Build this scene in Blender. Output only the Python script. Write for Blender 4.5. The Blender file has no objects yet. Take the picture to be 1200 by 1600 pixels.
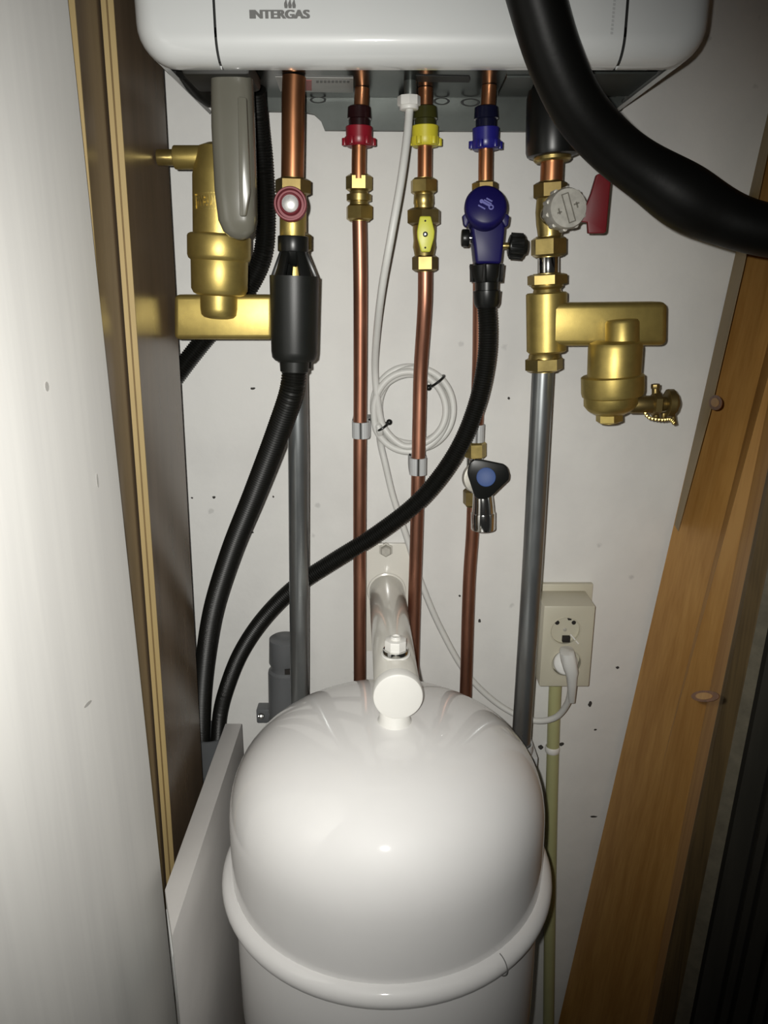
import bpy, bmesh, math, random
from mathutils import Vector, Matrix
random.seed(7)
C = bpy.context.scene
COL = C.collection
R = math.radians
PI = math.pi

# ------------------------------------------------------------------ camera, light, exposure
EYE = Vector((0.0, -0.915, 1.45))          # the back wall is the plane y = 0, the floor z = 0
PITCH = R(16.3)
FOC = 1200.0                               # focal length in pixels of a 1200 x 1600 frame
cam_d = bpy.data.cameras.new('camera')
cam = bpy.data.objects.new('camera', cam_d); COL.objects.link(cam)
cam.location = EYE
cam.rotation_euler = (R(90) - PITCH, 0, 0)
cam_d.sensor_fit = 'VERTICAL'; cam_d.sensor_height = 32.0
cam_d.lens = 32.0 * FOC / 1600.0
cam_d.clip_start = 0.01
C.camera = cam

world = bpy.data.worlds.new('dark_room'); C.world = world
world.use_nodes = True
world.node_tree.nodes['Background'].inputs[0].default_value = (1.0, 0.97, 0.92, 1)
world.node_tree.nodes['Background'].inputs[1].default_value = 0.020

fl = bpy.data.lights.new('phone_flash', 'SPOT')
fl.energy = 25.0; fl.color = (1.0, 0.985, 0.935)
fl.spot_size = R(96); fl.spot_blend = 1.0; fl.shadow_soft_size = 0.0035
flash = bpy.data.objects.new('phone_flash', fl); COL.objects.link(flash)
flash.location = EYE + Vector((-0.015, -0.002, 0.010))
flash.rotation_euler = (R(90) - R(15.0), 0, R(9.0))

C.view_settings.view_transform = 'Standard'
C.view_settings.look = 'None'
C.view_settings.gamma = 1.0
C.view_settings.use_curve_mapping = False
C.view_settings.exposure = 0.0

# ------------------------------------------------------------------ measuring helpers
CT, ST = math.cos(PITCH), math.sin(PITCH)
def ray(px, py):
    a = (px - 600) / FOC; b = (py - 800) / FOC
    return Vector((a, CT - b * ST, -ST - b * CT))
def at(px, py, D):                         # point seen at a pixel, D metres in front of the camera (along y)
    d = ray(px, py)
    return EYE + d * (D / d.y)
def atz(px, py, z):                        # the same on a level plane
    d = ray(px, py)
    return EYE + d * ((z - EYE.z) / d.z)
def mpp(py, D):                            # metres per pixel there
    return D / ray(600, py).y / FOC

# ------------------------------------------------------------------ materials
MATS = {}
def mat(name, col, rough=0.5, metal=0.0, coat=0.0, var=0.0, vscale=8.0, bump=0.0, bscale=60.0, stretch=None, trans=0.0, spec=0.5, rvar=0.0, col2=None):
    m = bpy.data.materials.new(name); m.use_nodes = True
    nt = m.node_tree; b = nt.nodes['Principled BSDF']
    b.inputs['Base Color'].default_value = (*col, 1)
    b.inputs['Roughness'].default_value = rough
    b.inputs['Metallic'].default_value = metal
    b.inputs['Coat Weight'].default_value = coat
    b.inputs['Coat Roughness'].default_value = 0.06
    b.inputs['Specular IOR Level'].default_value = spec
    if trans: b.inputs['Transmission Weight'].default_value = trans
    tc = nt.nodes.new('ShaderNodeTexCoord'); mp = nt.nodes.new('ShaderNodeMapping')
    nt.links.new(tc.outputs['Object'], mp.inputs['Vector'])
    if stretch: mp.inputs['Scale'].default_value = stretch
    if var:
        n = nt.nodes.new('ShaderNodeTexNoise'); n.inputs['Scale'].default_value = vscale
        n.inputs['Detail'].default_value = 5; n.inputs['Roughness'].default_value = 0.6
        nt.links.new(mp.outputs[0], n.inputs['Vector'])
        rp = nt.nodes.new('ShaderNodeValToRGB')
        c2 = col2 or tuple(max(0, c * (1 - var)) for c in col)
        rp.color_ramp.elements[0].position = 0.32; rp.color_ramp.elements[0].color = (*c2, 1)
        rp.color_ramp.elements[1].position = 0.66; rp.color_ramp.elements[1].color = (*col, 1)
        nt.links.new(n.outputs['Fac'], rp.inputs['Fac']); nt.links.new(rp.outputs['Color'], b.inputs['Base Color'])
        if rvar:
            mr = nt.nodes.new('ShaderNodeMapRange'); mr.inputs['To Min'].default_value = rough - rvar; mr.inputs['To Max'].default_value = rough + rvar
            nt.links.new(n.outputs['Fac'], mr.inputs['Value']); nt.links.new(mr.outputs[0], b.inputs['Roughness'])
    if bump:
        n2 = nt.nodes.new('ShaderNodeTexNoise'); n2.inputs['Scale'].default_value = bscale; n2.inputs['Detail'].default_value = 4
        nt.links.new(mp.outputs[0], n2.inputs['Vector'])
        bp = nt.nodes.new('ShaderNodeBump'); bp.inputs['Strength'].default_value = bump; bp.inputs['Distance'].default_value = 0.002
        nt.links.new(n2.outputs['Fac'], bp.inputs['Height']); nt.links.new(bp.outputs[0], b.inputs['Normal'])
    MATS[name] = m
    return m

def wall_material():
    m = mat('wall_paint', (0.70, 0.69, 0.665), 0.75, bump=0.35, bscale=45)
    nt = m.node_tree; b = nt.nodes['Principled BSDF']; L = nt.links.new
    tc = nt.nodes.new('ShaderNodeTexCoord')
    n = nt.nodes.new('ShaderNodeTexNoise'); n.inputs['Scale'].default_value = 5.5; n.inputs['Detail'].default_value = 6; n.inputs['Roughness'].default_value = 0.62
    L(tc.outputs['Object'], n.inputs['Vector'])
    rp = nt.nodes.new('ShaderNodeValToRGB')
    e = rp.color_ramp.elements
    e[0].position = 0.33; e[0].color = (0.67, 0.665, 0.645, 1); e[1].position = 0.56; e[1].color = (0.74, 0.735, 0.71, 1)
    L(n.outputs['Fac'], rp.inputs['Fac'])
    # grey filler patches, and small dirt specks
    v = nt.nodes.new('ShaderNodeTexVoronoi'); v.inputs['Scale'].default_value = 17; v.inputs['Randomness'].default_value = 1
    nz = nt.nodes.new('ShaderNodeTexNoise'); nz.inputs['Scale'].default_value = 160
    L(tc.outputs['Object'], nz.inputs['Vector'])
    mx = nt.nodes.new('ShaderNodeMixRGB'); mx.inputs[0].default_value = 0.006
    L(tc.outputs['Object'], mx.inputs[1]); L(nz.outputs['Color'], mx.inputs[2]); L(mx.outputs[0], v.inputs['Vector'])
    lt = nt.nodes.new('ShaderNodeMapRange'); lt.inputs['From Min'].default_value = 0.035; lt.inputs['From Max'].default_value = 0.075
    lt.inputs['To Min'].default_value = 0.80; lt.inputs['To Max'].default_value = 1.0
    L(v.outputs['Distance'], lt.inputs['Value'])
    mul = nt.nodes.new('ShaderNodeMixRGB'); mul.blend_type = 'MULTIPLY'; mul.inputs[0].default_value = 1
    L(rp.outputs['Color'], mul.inputs[1]); L(lt.outputs[0], mul.inputs[2])
    n3 = nt.nodes.new('ShaderNodeTexNoise'); n3.inputs['Scale'].default_value = 2.1; n3.inputs['Detail'].default_value = 3
    mp3 = nt.nodes.new('ShaderNodeMapping'); mp3.inputs['Location'].default_value = (3.3, 0, 1.2)
    L(tc.outputs['Object'], mp3.inputs['Vector']); L(mp3.outputs[0], n3.inputs['Vector'])
    r3 = nt.nodes.new('ShaderNodeValToRGB'); r3.color_ramp.elements[0].position = 0.55; r3.color_ramp.elements[1].position = 0.68
    L(n3.outputs['Fac'], r3.inputs['Fac'])
    mg = nt.nodes.new('ShaderNodeMixRGB'); mg.inputs[2].default_value = (0.52, 0.53, 0.53, 1)
    sc = nt.nodes.new('ShaderNodeMath'); sc.operation = 'MULTIPLY'; sc.inputs[1].default_value = 0.55
    L(r3.outputs['Color'], sc.inputs[0]); L(sc.outputs[0], mg.inputs[0]); L(mul.outputs[0], mg.inputs[1])
    L(mg.outputs[0], b.inputs['Base Color'])
    return m

def wood_material(name, c1, c2, scale=(14, 14, 1.1), rough=0.55, bump=0.12, dist=3.0, wscale=3.0):
    m = bpy.data.materials.new(name); m.use_nodes = True
    nt = m.node_tree; b = nt.nodes['Principled BSDF']; L = nt.links.new
    b.inputs['Roughness'].default_value = rough
    tc = nt.nodes.new('ShaderNodeTexCoord'); mp = nt.nodes.new('ShaderNodeMapping'); mp.inputs['Scale'].default_value = scale
    L(tc.outputs['Object'], mp.inputs['Vector'])
    w = nt.nodes.new('ShaderNodeTexNoise'); w.inputs['Scale'].default_value = wscale; w.inputs['Detail'].default_value = 5
    w.inputs['Distortion'].default_value = dist
    L(mp.outputs[0], w.inputs['Vector'])
    f = nt.nodes.new('ShaderNodeTexNoise'); f.inputs['Scale'].default_value = 14; f.inputs['Detail'].default_value = 3
    mp2 = nt.nodes.new('ShaderNodeMapping'); mp2.inputs['Scale'].default_value = (scale[0] * 2, scale[1] * 2, scale[2] * 0.5)
    L(tc.outputs['Object'], mp2.inputs['Vector']); L(mp2.outputs[0], f.inputs['Vector'])
    mx = nt.nodes.new('ShaderNodeMixRGB'); mx.inputs[0].default_value = 0.35
    L(w.outputs['Fac'], mx.inputs[1]); L(f.outputs['Fac'], mx.inputs[2])
    rp = nt.nodes.new('ShaderNodeValToRGB'); e = rp.color_ramp.elements
    e[0].position = 0.36; e[0].color = (*c2, 1); e[1].position = 0.6; e[1].color = (*c1, 1)
    L(mx.outputs[0], rp.inputs['Fac']); L(rp.outputs[0], b.inputs['Base Color'])
    bp = nt.nodes.new('ShaderNodeBump'); bp.inputs['Strength'].default_value = bump; bp.inputs['Distance'].default_value = 0.001
    L(mx.outputs[0], bp.inputs['Height']); L(bp.outputs[0], b.inputs['Normal'])
    MATS[name] = m
    return m

WALL = wall_material()
mat('enamel', (0.815, 0.805, 0.795), 0.55, coat=1.0, var=0.02, vscale=30)
mat('boiler_white', (0.66, 0.675, 0.67), 0.42, coat=0.8, var=0.02, vscale=20)
mat('white_plastic', (0.80, 0.79, 0.75), 0.38, var=0.03, vscale=30)
mat('cream_metal', (0.74, 0.72, 0.655), 0.22, coat=0.5, var=0.03, vscale=25)
mat('cable_white', (0.66, 0.66, 0.63), 0.45, var=0.05, vscale=30)
mat('clip_grey', (0.52, 0.53, 0.53), 0.5, var=0.05, vscale=40)
mat('copper', (0.46, 0.215, 0.14), 0.38, metal=0.9, var=0.45, vscale=26, stretch=(1, 1, 0.25), rvar=0.06, bump=0.05, bscale=80)
mat('copper_bright', (0.54, 0.24, 0.115), 0.34, metal=0.93, var=0.3, vscale=30, stretch=(1, 1, 0.3), rvar=0.05)
mat('brass', (0.50, 0.385, 0.14), 0.36, metal=0.92, var=0.25, vscale=60, rvar=0.05)
mat('brass_cast', (0.52, 0.40, 0.125), 0.43, metal=0.86, var=0.15, vscale=90, bump=0.07, bscale=1500)
mat('brass_dull', (0.27, 0.20, 0.075), 0.42, metal=0.88, var=0.3, vscale=50)
mat('steel_pipe', (0.36, 0.38, 0.385), 0.30, metal=0.85, var=0.3, vscale=30, stretch=(1, 1, 0.3), rvar=0.06)
mat('chrome', (0.72, 0.72, 0.70), 0.12, metal=1.0, var=0.1, vscale=30)
mat('nickel', (0.58, 0.56, 0.50), 0.5, metal=0.45, var=0.25, vscale=120, bump=0.05, bscale=900)
mat('nickel_dark', (0.20, 0.19, 0.16), 0.6, metal=0.3, var=0.2, vscale=120)
mat('galvanised', (0.085, 0.095, 0.088), 0.42, metal=0.5, var=0.25, vscale=25)
mat('plate_gloss', (0.075, 0.08, 0.076), 0.24, metal=0.8, var=0.2, vscale=18)
mat('dark_inside', (0.02, 0.021, 0.02), 0.6, var=0.2, vscale=20)
mat('black_plastic', (0.007, 0.0075, 0.007), 0.34, var=0.2, vscale=30, spec=0.4)
mat('black_rubber', (0.0055, 0.0055, 0.0045), 0.42, var=0.2, vscale=30, spec=0.3)
mat('black_foam', (0.0035, 0.0035, 0.003), 0.45, var=0.3, vscale=20, bump=0.05, bscale=160, spec=0.2)
mat('funnel_black', (0.009, 0.010, 0.009), 0.42, var=0.2, vscale=50, bump=0.05, bscale=1500, spec=0.4)
mat('trap_grey', (0.135, 0.13, 0.105), 0.25, coat=0.2, var=0.15, vscale=20, stretch=(1, 1, 0.3))
mat('red_plastic', (0.26, 0.008, 0.02), 0.35, var=0.1, vscale=40)
mat('red_cap', (0.20, 0.028, 0.038), 0.5, var=0.1, vscale=40)
mat('red_handle', (0.14, 0.005, 0.009), 0.45, var=0.1, vscale=40)
mat('dark_red_sleeve', (0.020, 0.006, 0.007), 0.25, var=0.2, vscale=40)
mat('yellow_plastic', (0.68, 0.60, 0.04), 0.4, var=0.08, vscale=40)
mat('yellow_lever', (0.62, 0.62, 0.06), 0.4, var=0.06, vscale=40)
mat('olive_sleeve', (0.045, 0.045, 0.010), 0.25, var=0.2, vscale=40)
mat('blue_plastic', (0.016, 0.014, 0.19), 0.32, var=0.1, vscale=40)
mat('blue_valve', (0.007, 0.005, 0.070), 0.42, var=0.1, vscale=40, spec=0.3)
mat('blue_print', (0.16, 0.16, 0.42), 0.45, var=0.1, vscale=200)
mat('blue_disc', (0.016, 0.055, 0.20), 0.55, var=0.05, vscale=40)
mat('navy_sleeve', (0.007, 0.008, 0.026), 0.22, var=0.2, vscale=40)
mat('mirror', (0.75, 0.75, 0.73), 0.4, metal=0.5, var=0.45, vscale=90)
mat('pvc_grey', (0.115, 0.12, 0.125), 0.42, var=0.06, vscale=20)
mat('socket_beige', (0.56, 0.53, 0.42), 0.42, var=0.04, vscale=20)
mat('conduit', (0.44, 0.44, 0.22), 0.4, var=0.08, vscale=20)
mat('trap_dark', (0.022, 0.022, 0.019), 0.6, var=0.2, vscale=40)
mat('pit_dark', (0.05, 0.045, 0.04), 0.8, var=0.4, vscale=300)
mat('hole_dark', (0.015, 0.012, 0.01), 0.8, var=0.2, vscale=40)
mat('ink_grey', (0.17, 0.17, 0.165), 0.5, var=0.05, vscale=90)
mat('scuff_grey', (0.40, 0.39, 0.37), 0.6, var=0.05, vscale=90)
mat('ink_pale', (0.50, 0.51, 0.51), 0.5, var=0.05, vscale=90)
mat('sticker', (0.42, 0.42, 0.40), 0.4, var=0.08, vscale=60)
mat('sticker_red', (0.36, 0.045, 0.04), 0.4, var=0.08, vscale=60)
wood_material('white_laminate', (0.79, 0.78, 0.75), (0.735, 0.725, 0.70), (7, 7, 0.5), 0.5, 0.06, 2.2, 2.2)
mat('brown_veneer', (0.16, 0.115, 0.075), 0.26, var=0.25, vscale=30, stretch=(1, 1, 0.1), rvar=0.04)
mat('edge_yellow', (0.40, 0.295, 0.13), 0.6, var=0.2, vscale=40, stretch=(1, 1, 0.1))
mat('edge_groove', (0.17, 0.11, 0.04), 0.7, var=0.2, vscale=40)
mat('board_grey', (0.62, 0.60, 0.58), 0.55, var=0.08, vscale=14, bump=0.05)
wood_material('pine', (0.50, 0.27, 0.075), (0.38, 0.185, 0.042), (9, 9, 0.9), 0.5, 0.1, 1.6, 2.6)
mat('pine_edge', (0.29, 0.195, 0.065), 0.55, var=0.2, vscale=20, stretch=(1, 1, 0.2))
mat('pine_knot', (0.22, 0.085, 0.03), 0.5, var=0.5, vscale=90)
wood_material('pine_shaded', (0.115, 0.075, 0.028), (0.06, 0.038, 0.014), (18, 18, 1), 0.6, 0.1, 2.0)  # same timber as the plank, its shade painted in as darker brown
mat('seal_grey', (0.20, 0.18, 0.13), 0.75, var=0.3, vscale=80, bump=0.2)
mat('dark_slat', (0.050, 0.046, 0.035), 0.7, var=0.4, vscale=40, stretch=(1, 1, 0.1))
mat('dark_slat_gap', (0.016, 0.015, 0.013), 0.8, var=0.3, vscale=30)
mat('concrete', (0.30, 0.29, 0.27), 0.8, var=0.3, vscale=9, bump=0.3)

# ------------------------------------------------------------------ object helpers
ORG = {}
def setp(o, label=None, cat=None, group=None, kind=None):
    if label: o['label'] = label
    if cat: o['category'] = cat
    if group: o['group'] = group
    if kind: o['kind'] = kind
    return o
def thing(name, loc, label, cat, group=None):
    o = bpy.data.objects.new(name, None); COL.objects.link(o)
    o.location = loc; o.empty_display_size = 0.02
    ORG[o] = Vector(loc)
    return setp(o, label, cat, group)
def obj(name, bm, m, parent=None, label=None, cat=None, group=None, kind=None, sharp=38, flat=False, origin=None):
    bmesh.ops.recalc_face_normals(bm, faces=bm.faces[:])
    me = bpy.data.meshes.new(name)
    if parent is not None: org = ORG[parent]
    elif origin is not None: org = Vector(origin)
    else:
        xs = [v.co for v in bm.verts]
        mn = Vector([min(c[i] for c in xs) for i in range(3)]); mx = Vector([max(c[i] for c in xs) for i in range(3)])
        org = Vector(((mn.x + mx.x) / 2, (mn.y + mx.y) / 2, mn.z))
    bm.transform(Matrix.Translation(-org))
    bm.to_mesh(me); bm.free()
    me.materials.append(MATS[m] if isinstance(m, str) else m)
    if not flat:
        me.polygons.foreach_set('use_smooth', [True] * len(me.polygons))
        me.set_sharp_from_angle(angle=R(sharp))
    o = bpy.data.objects.new(name, me); COL.objects.link(o)
    if parent is not None: o.parent = parent
    else: o.location = org
    ORG[o] = org
    return setp(o, label, cat, group, kind)

def frame_of(d):
    d = d.normalized()
    up = Vector((0, -1, 0)) if abs(d.y) < 0.9 else Vector((1, 0, 0))
    x = d.cross(up).normalized(); y = d.cross(x).normalized()
    return x, y
def lathe(bm, p0, p1, prof, n=28, rot=0.0, caps=True, sx=1.0, sy=1.0):
    """prof: (metres along the axis, radius); negative distances count back from p1"""
    d = p1 - p0; L = d.length; dn = d.normalized(); x, y = frame_of(dn)
    rings = []
    for t, r in prof:
        c = p0 + dn * t
        rings.append([bm.verts.new(c + (x * math.cos(rot + 2 * PI * k / n) * sx + y * math.sin(rot + 2 * PI * k / n) * sy) * max(r, 1e-5)) for k in range(n)])
    for a, b in zip(rings, rings[1:]):
        for k in range(n): bm.faces.new((a[k], a[(k + 1) % n], b[(k + 1) % n], b[k]))
    if caps:
        bm.faces.new(rings[0][::-1]); bm.faces.new(rings[-1])
    return bm
def rod(bm, p0, p1, r, n=28, bev=None, rot=0.0, r1=None):
    L = (p1 - p0).length; r1 = r if r1 is None else r1
    b = min(bev if bev is not None else r * 0.12, L * 0.3, r * 0.5)
    return lathe(bm, p0, p1, [(0, r - b), (b * 0.3, r - b * 0.3), (b, r), (L - b, r1), (L - b * 0.3, r1 - b * 0.3), (L, r1 - b)], n, rot)
def fit(bm, px, y1, y2, w, D, n=28, px2=None, w2=None, bev=None, rot=0.0):
    px2 = px if px2 is None else px2
    p0, p1 = at(px, y1, D), at(px2, y2, D)
    return rod(bm, p0, p1, w / 2 * mpp(y1, D), n, bev, rot, (w if w2 is None else w2) / 2 * mpp(y2, D))
def nut(bm, px, y1, y2, w, D, px2=None, rot=R(18)):
    """hexagonal compression nut with chamfered ends; w = width across the corners"""
    px2 = px if px2 is None else px2
    p0, p1 = at(px, y1, D), at(px2, y2, D); L = (p1 - p0).length
    r = w / 2 * mpp((y1 + y2) / 2, D) * 1.03; c = L * 0.12
    lathe(bm, p0, p1, [(0, r * 0.80), (c, r), (L - c, r), (L, r * 0.80)], 6, rot)
    lathe(bm, p0, p1, [(-0.0006, r * 0.70), (L + 0.0006, r * 0.70)], 24, 0)
    return bm
def smooth_path(pts, step=0.006):
    P = [pts[0] * 2 - pts[1]] + pts + [pts[-1] * 2 - pts[-2]]
    out = []
    for i in range(1, len(P) - 2):
        a, b, c, d = P[i - 1:i + 3]
        n = max(2, int((c - b).length / step))
        ta = max((b - a).length, 1e-6) ** 0.5; tb = max((c - b).length, 1e-6) ** 0.5; tc = max((d - c).length, 1e-6) ** 0.5
        m1 = (c - b) / tb * 1.0; 
        v1 = ((b - a) / ta - (c - a) / (ta + tb) + (c - b) / tb) * tb
        v2 = ((c - b) / tb - (d - b) / (tb + tc) + (d - c) / tc) * tb
        for k in range(n):
            s = k / n
            h00 = 2 * s**3 - 3 * s**2 + 1; h10 = s**3 - 2 * s**2 + s; h01 = -2 * s**3 + 3 * s**2; h11 = s**3 - s**2
            out.append(b * h00 + v1 * h10 + c * h01 + v2 * h11)
    out.append(pts[-1].copy())
    return out
def resample(path, step):
    out = [path[0].copy()]; acc = 0.0
    for a, b in zip(path, path[1:]):
        L = (b - a).length; t = step - acc
        while t <= L:
            out.append(a.lerp(b, t / L)); t += step
        acc = (acc + L) % step if L else acc
    out.append(path[-1].copy())
    return out
def sweep(bm, path, rad, n=14, caps=True):
    """tube along a path; rad is a number or a function of (index, fraction)"""
    prev = None; rings = []
    N = len(path)
    for i, p in enumerate(path):
        t = (path[min(i + 1, N - 1)] - path[max(i - 1, 0)]).normalized()
        if prev is None: x, y = frame_of(t)
        else:
            x = (prev - t * prev.dot(t)).normalized(); y = t.cross(x)
        prev = x
        r = rad(i, i / (N - 1)) if callable(rad) else rad
        rings.append([bm.verts.new(p + (x * math.cos(2 * PI * k / n) + y * math.sin(2 * PI * k / n)) * r) for k in range(n)])
    for a, b in zip(rings, rings[1:]):
        for k in range(n): bm.faces.new((a[k], a[(k + 1) % n], b[(k + 1) % n], b[k]))
    if caps: bm.faces.new(rings[0][::-1]); bm.faces.new(rings[-1])
    return bm
def corrugated(bm, pts, r, n=16, pitch=0.0028, depth=0.10):
    path = resample(smooth_path(pts), pitch / 4)
    return sweep(bm, path, lambda i, f: r * (1 - depth * (0.5 - 0.5 * math.cos(2 * PI * i / 4))), n)
def box(bm, lo, hi, bev=0.0, seg=2):
    lo, hi = Vector(lo), Vector(hi)
    b2 = bmesh.new()
    bmesh.ops.create_cube(b2, size=1)
    for v in b2.verts: v.co = Vector([(lo[i] + hi[i]) / 2 + v.co[i] * (hi[i] - lo[i]) for i in range(3)])
    if bev: bmesh.ops.bevel(b2, geom=b2.edges[:], offset=bev, segments=seg, profile=0.5, affect='EDGES')
    return merge(bm, b2)
def merge(bm, b2):
    me = bpy.data.meshes.new('tmp'); b2.to_mesh(me); b2.free(); bm.from_mesh(me); bpy.data.meshes.remove(me)
    return bm
def prism(bm, pts, off, bev=0.0, seg=2):
    b2 = bmesh.new()
    a = [b2.verts.new(p) for p in pts]; b = [b2.verts.new(p + off) for p in pts]; n = len(pts)
    b2.faces.new(a[::-1]); b2.faces.new(b)
    for k in range(n): b2.faces.new((a[k], a[(k + 1) % n], b[(k + 1) % n], b[k]))
    bmesh.ops.recalc_face_normals(b2, faces=b2.faces[:])
    if bev: bmesh.ops.bevel(b2, geom=b2.edges[:], offset=bev, segments=seg, profile=0.5, affect='EDGES', clamp_overlap=True)
    return merge(bm, b2)
def ppoly(pxy, D): return [at(x, y, D) for x, y in pxy]
def torus(bm, c, axis, R0, r, n=40, m=10, z0=1.0):
    axis = axis.normalized(); x, y = frame_of(axis); rings = []
    for i in range(n):
        a = 2 * PI * i / n; rad = x * math.cos(a) + y * math.sin(a)
        rings.append([bm.verts.new(c + rad * (R0 + r * math.cos(2 * PI * k / m)) + axis * r * z0 * math.sin(2 * PI * k / m)) for k in range(m)])
    for i in range(n):
        a, b = rings[i], rings[(i + 1) % n]
        for k in range(m): bm.faces.new((a[k], b[k], b[(k + 1) % m], a[(k + 1) % m]))
    return bm
def hexa(bm, p, bev=0.0):
    """eight corners: 0-3 one face in order, 4-7 the face behind it"""
    b2 = bmesh.new(); v = [b2.verts.new(q) for q in p]
    for f in ((0, 1, 2, 3), (7, 6, 5, 4), (0, 4, 5, 1), (1, 5, 6, 2), (2, 6, 7, 3), (3, 7, 4, 0)): b2.faces.new([v[i] for i in f])
    bmesh.ops.recalc_face_normals(b2, faces=b2.faces[:])
    if bev: bmesh.ops.bevel(b2, geom=b2.edges[:], offset=bev, segments=2, profile=0.5, affect='EDGES')
    return merge(bm, b2)
def text_bm(s, size, width, depth, bold=0.0):
    cu = bpy.data.curves.new('lettering', 'FONT'); cu.body = s; cu.size = size; cu.extrude = depth; cu.offset = bold
    cu.align_x = 'CENTER'; cu.align_y = 'CENTER'
    o = bpy.data.objects.new('lettering_tmp', cu); COL.objects.link(o)
    dg = bpy.context.evaluated_depsgraph_get(); dg.update()
    me = bpy.data.meshes.new_from_object(o.evaluated_get(dg))
    bm = bmesh.new(); bm.from_mesh(me)
    bpy.data.objects.remove(o); bpy.data.curves.remove(cu); bpy.data.meshes.remove(me)
    xs = [v.co.x for v in bm.verts]; w = max(xs) - min(xs); mid = (max(xs) + min(xs)) / 2
    for v in bm.verts: v.co.x = (v.co.x - mid) * width / w
    return bm
NB = bmesh.new

# ================================================================== SETTING
FRONT = -1.6
bm = NB(); box(bm, (-0.9, 0.0, 0.0), (0.95, 0.10, 2.45))
wall = obj('wall_back', bm, WALL, label='white painted plaster wall with grey patches behind the boiler', kind='structure', origin=(0, 0, 0))
bm = NB(); box(bm, (-0.9, FRONT, -0.08), (0.95, 0.0, 0.0))
obj('floor', bm, 'concrete', label='grey concrete floor under the water tank', kind='structure', origin=(0, 0, 0))
# nail holes and filler pits in the wall
for (px, py, w, h) in ((395, 607, 12, 6), (795, 622, 5, 6), (334, 777, 7, 6), (300, 778, 5, 4), (395, 832, 4, 4), (427, 776, 4, 4), (718, 931, 5, 5), (965, 1043, 8, 6),
                       (922, 1100, 9, 12), (845, 1167, 11, 11), (877, 1163, 12, 10), (927, 1276, 16, 4), (930, 1140, 6, 5), (749, 970, 6, 9), (709, 628, 8, 9), (403, 966, 6, 4)):
    b = NB(); p = at(px, py, 0.915); m_ = mpp(py, 0.915)
    lathe(b, p + Vector((0, 0.002, 0)), p - Vector((0, 0.0003, 0)), [(0, 1.0), (0.0023, 1.0)], 10)
    for v in b.verts:
        v.co.x = p.x + (v.co.x - p.x) * w / 2 * m_ * random.uniform(0.5, 0.95); v.co.z = p.z + (v.co.z - p.z) * h / 2 * m_ * random.uniform(0.5, 0.95)
    obj('nail_hole', b, 'pit_dark', wall)

# ---- the leaning pine post along the right of the wall
def post():
    Df, Dn = 0.907, 0.690
    f1, f2 = at(1237, 24, Df), at(849, 1700, Df)
    n1, n2 = at(1276, 400, Dn), at(1003, 1700, Dn)
    def upto(a, b, z): return a + (b - a) * ((z - a.z) / (b.z - a.z))
    f1, f2, n1, n2 = upto(f1, f2, 2.3), upto(f1, f2, 0.0), upto(n1, n2, 2.3), upto(n1, n2, 0.0)
    th = Vector((0.045, 0, 0))
    return f1, f2, n1, n2, th
f1, f2, n1, n2, th = post()
POST = thing('wooden_post', (f2 + n2) / 2, 'wide orange pine plank leaning along the right side of the wall', 'post')
bm = NB(); hexa(bm, [f1, n1, n2, f2, f1 + th, n1 + th, n2 + th, f2 + th])
obj('plank', bm, 'pine', POST)
def on_post(px, py):                       # a point of the plank's left face seen at a pixel
    d = ray(px, py); nrm = (n1 - f1).cross(f2 - f1).normalized()
    return EYE + d * ((f1 - EYE).dot(nrm) / d.dot(nrm))
nrm = (n1 - f1).cross(f2 - f1).normalized()
if nrm.x > 0: nrm = -nrm
bm = NB(); q = [on_post(1205, 150), on_post(1219, 150), on_post(1162, 420), on_post(1111, 640), on_post(1060, 830), on_post(1054, 820)]
prism(bm, q, nrm * 0.0003)
obj('edge_strip', bm, 'pine_edge', POST, label='narrow olive brown strip at the plank edge')
for (px, py, w, h) in ((1118, 629, 11, 12), (1101, 1088, 24, 9)):
    b = NB(); c = on_post(px, py)
    t1 = (on_post(px + w, py) - c); t2 = (on_post(px, py + h) - c)
    prism(b, [c + t1 * math.cos(a) + t2 * math.sin(a) for a in [2 * PI * k / 20 for k in range(20)]], nrm * 0.0006)
    obj('knot', b, 'pine_knot', POST)
    b = NB(); prism(b, [c + (t1 * math.cos(a) + t2 * math.sin(a)) * 0.6 for a in [2 * PI * k / 20 for k in range(20)]], nrm * 0.0009)
    obj('knot', b, 'pine', POST)

# ---- plank's front face with shade put into its colour, then strip and door
def lean(px1, py1, px2, py2, D, ztop=2.3):
    a, b = at(px1, py1, D), at(px2, py2, D)
    return a + (b - a) * ((ztop - a.z) / (b.z - a.z)), a + (b - a) * ((0.0 - a.z) / (b.z - a.z))
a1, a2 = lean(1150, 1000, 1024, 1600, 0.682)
b1, b2 = lean(1183, 1000, 1057, 1600, 0.676)
c1, c2 = lean(1196, 1000, 1077, 1600, 0.668)
dy = Vector((0, 0.006, 0))
PLANKF = thing('trim_1', (a2 + c2) / 2, 'front face of the plank, shade put into its dark brown colour, with a worn grey edge strip', 'plank front')
PLANKF['kind'] = 'structure'
bm = NB(); hexa(bm, [a1, b1, b2, a2, a1 + dy, b1 + Vector((0, .03, 0)), b2 + Vector((0, .03, 0)), a2 + dy]); obj('shaded_front', bm, 'pine_shaded', PLANKF)
bm = NB(); hexa(bm, [b1, c1, c2, b2, b1 + dy * 5, c1 + dy * 5, c2 + dy * 5, b2 + dy * 5]); obj('edge_strip', bm, 'seal_grey', PLANKF, label='worn grey strip beside the shaded front face')
DOOR = thing('door_1', c2 + Vector((0.08, 0, 0)), 'dark ribbed door in shadow at the right edge', 'door'); DOOR['kind'] = 'structure'
bm = NB(); g1, g2 = c1 + Vector((0.002, 0.010, 0)), c2 + Vector((0.002, 0.010, 0)); w = Vector((0.30, -0.02, 0)); t = Vector((0, 0.015, 0))
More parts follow.
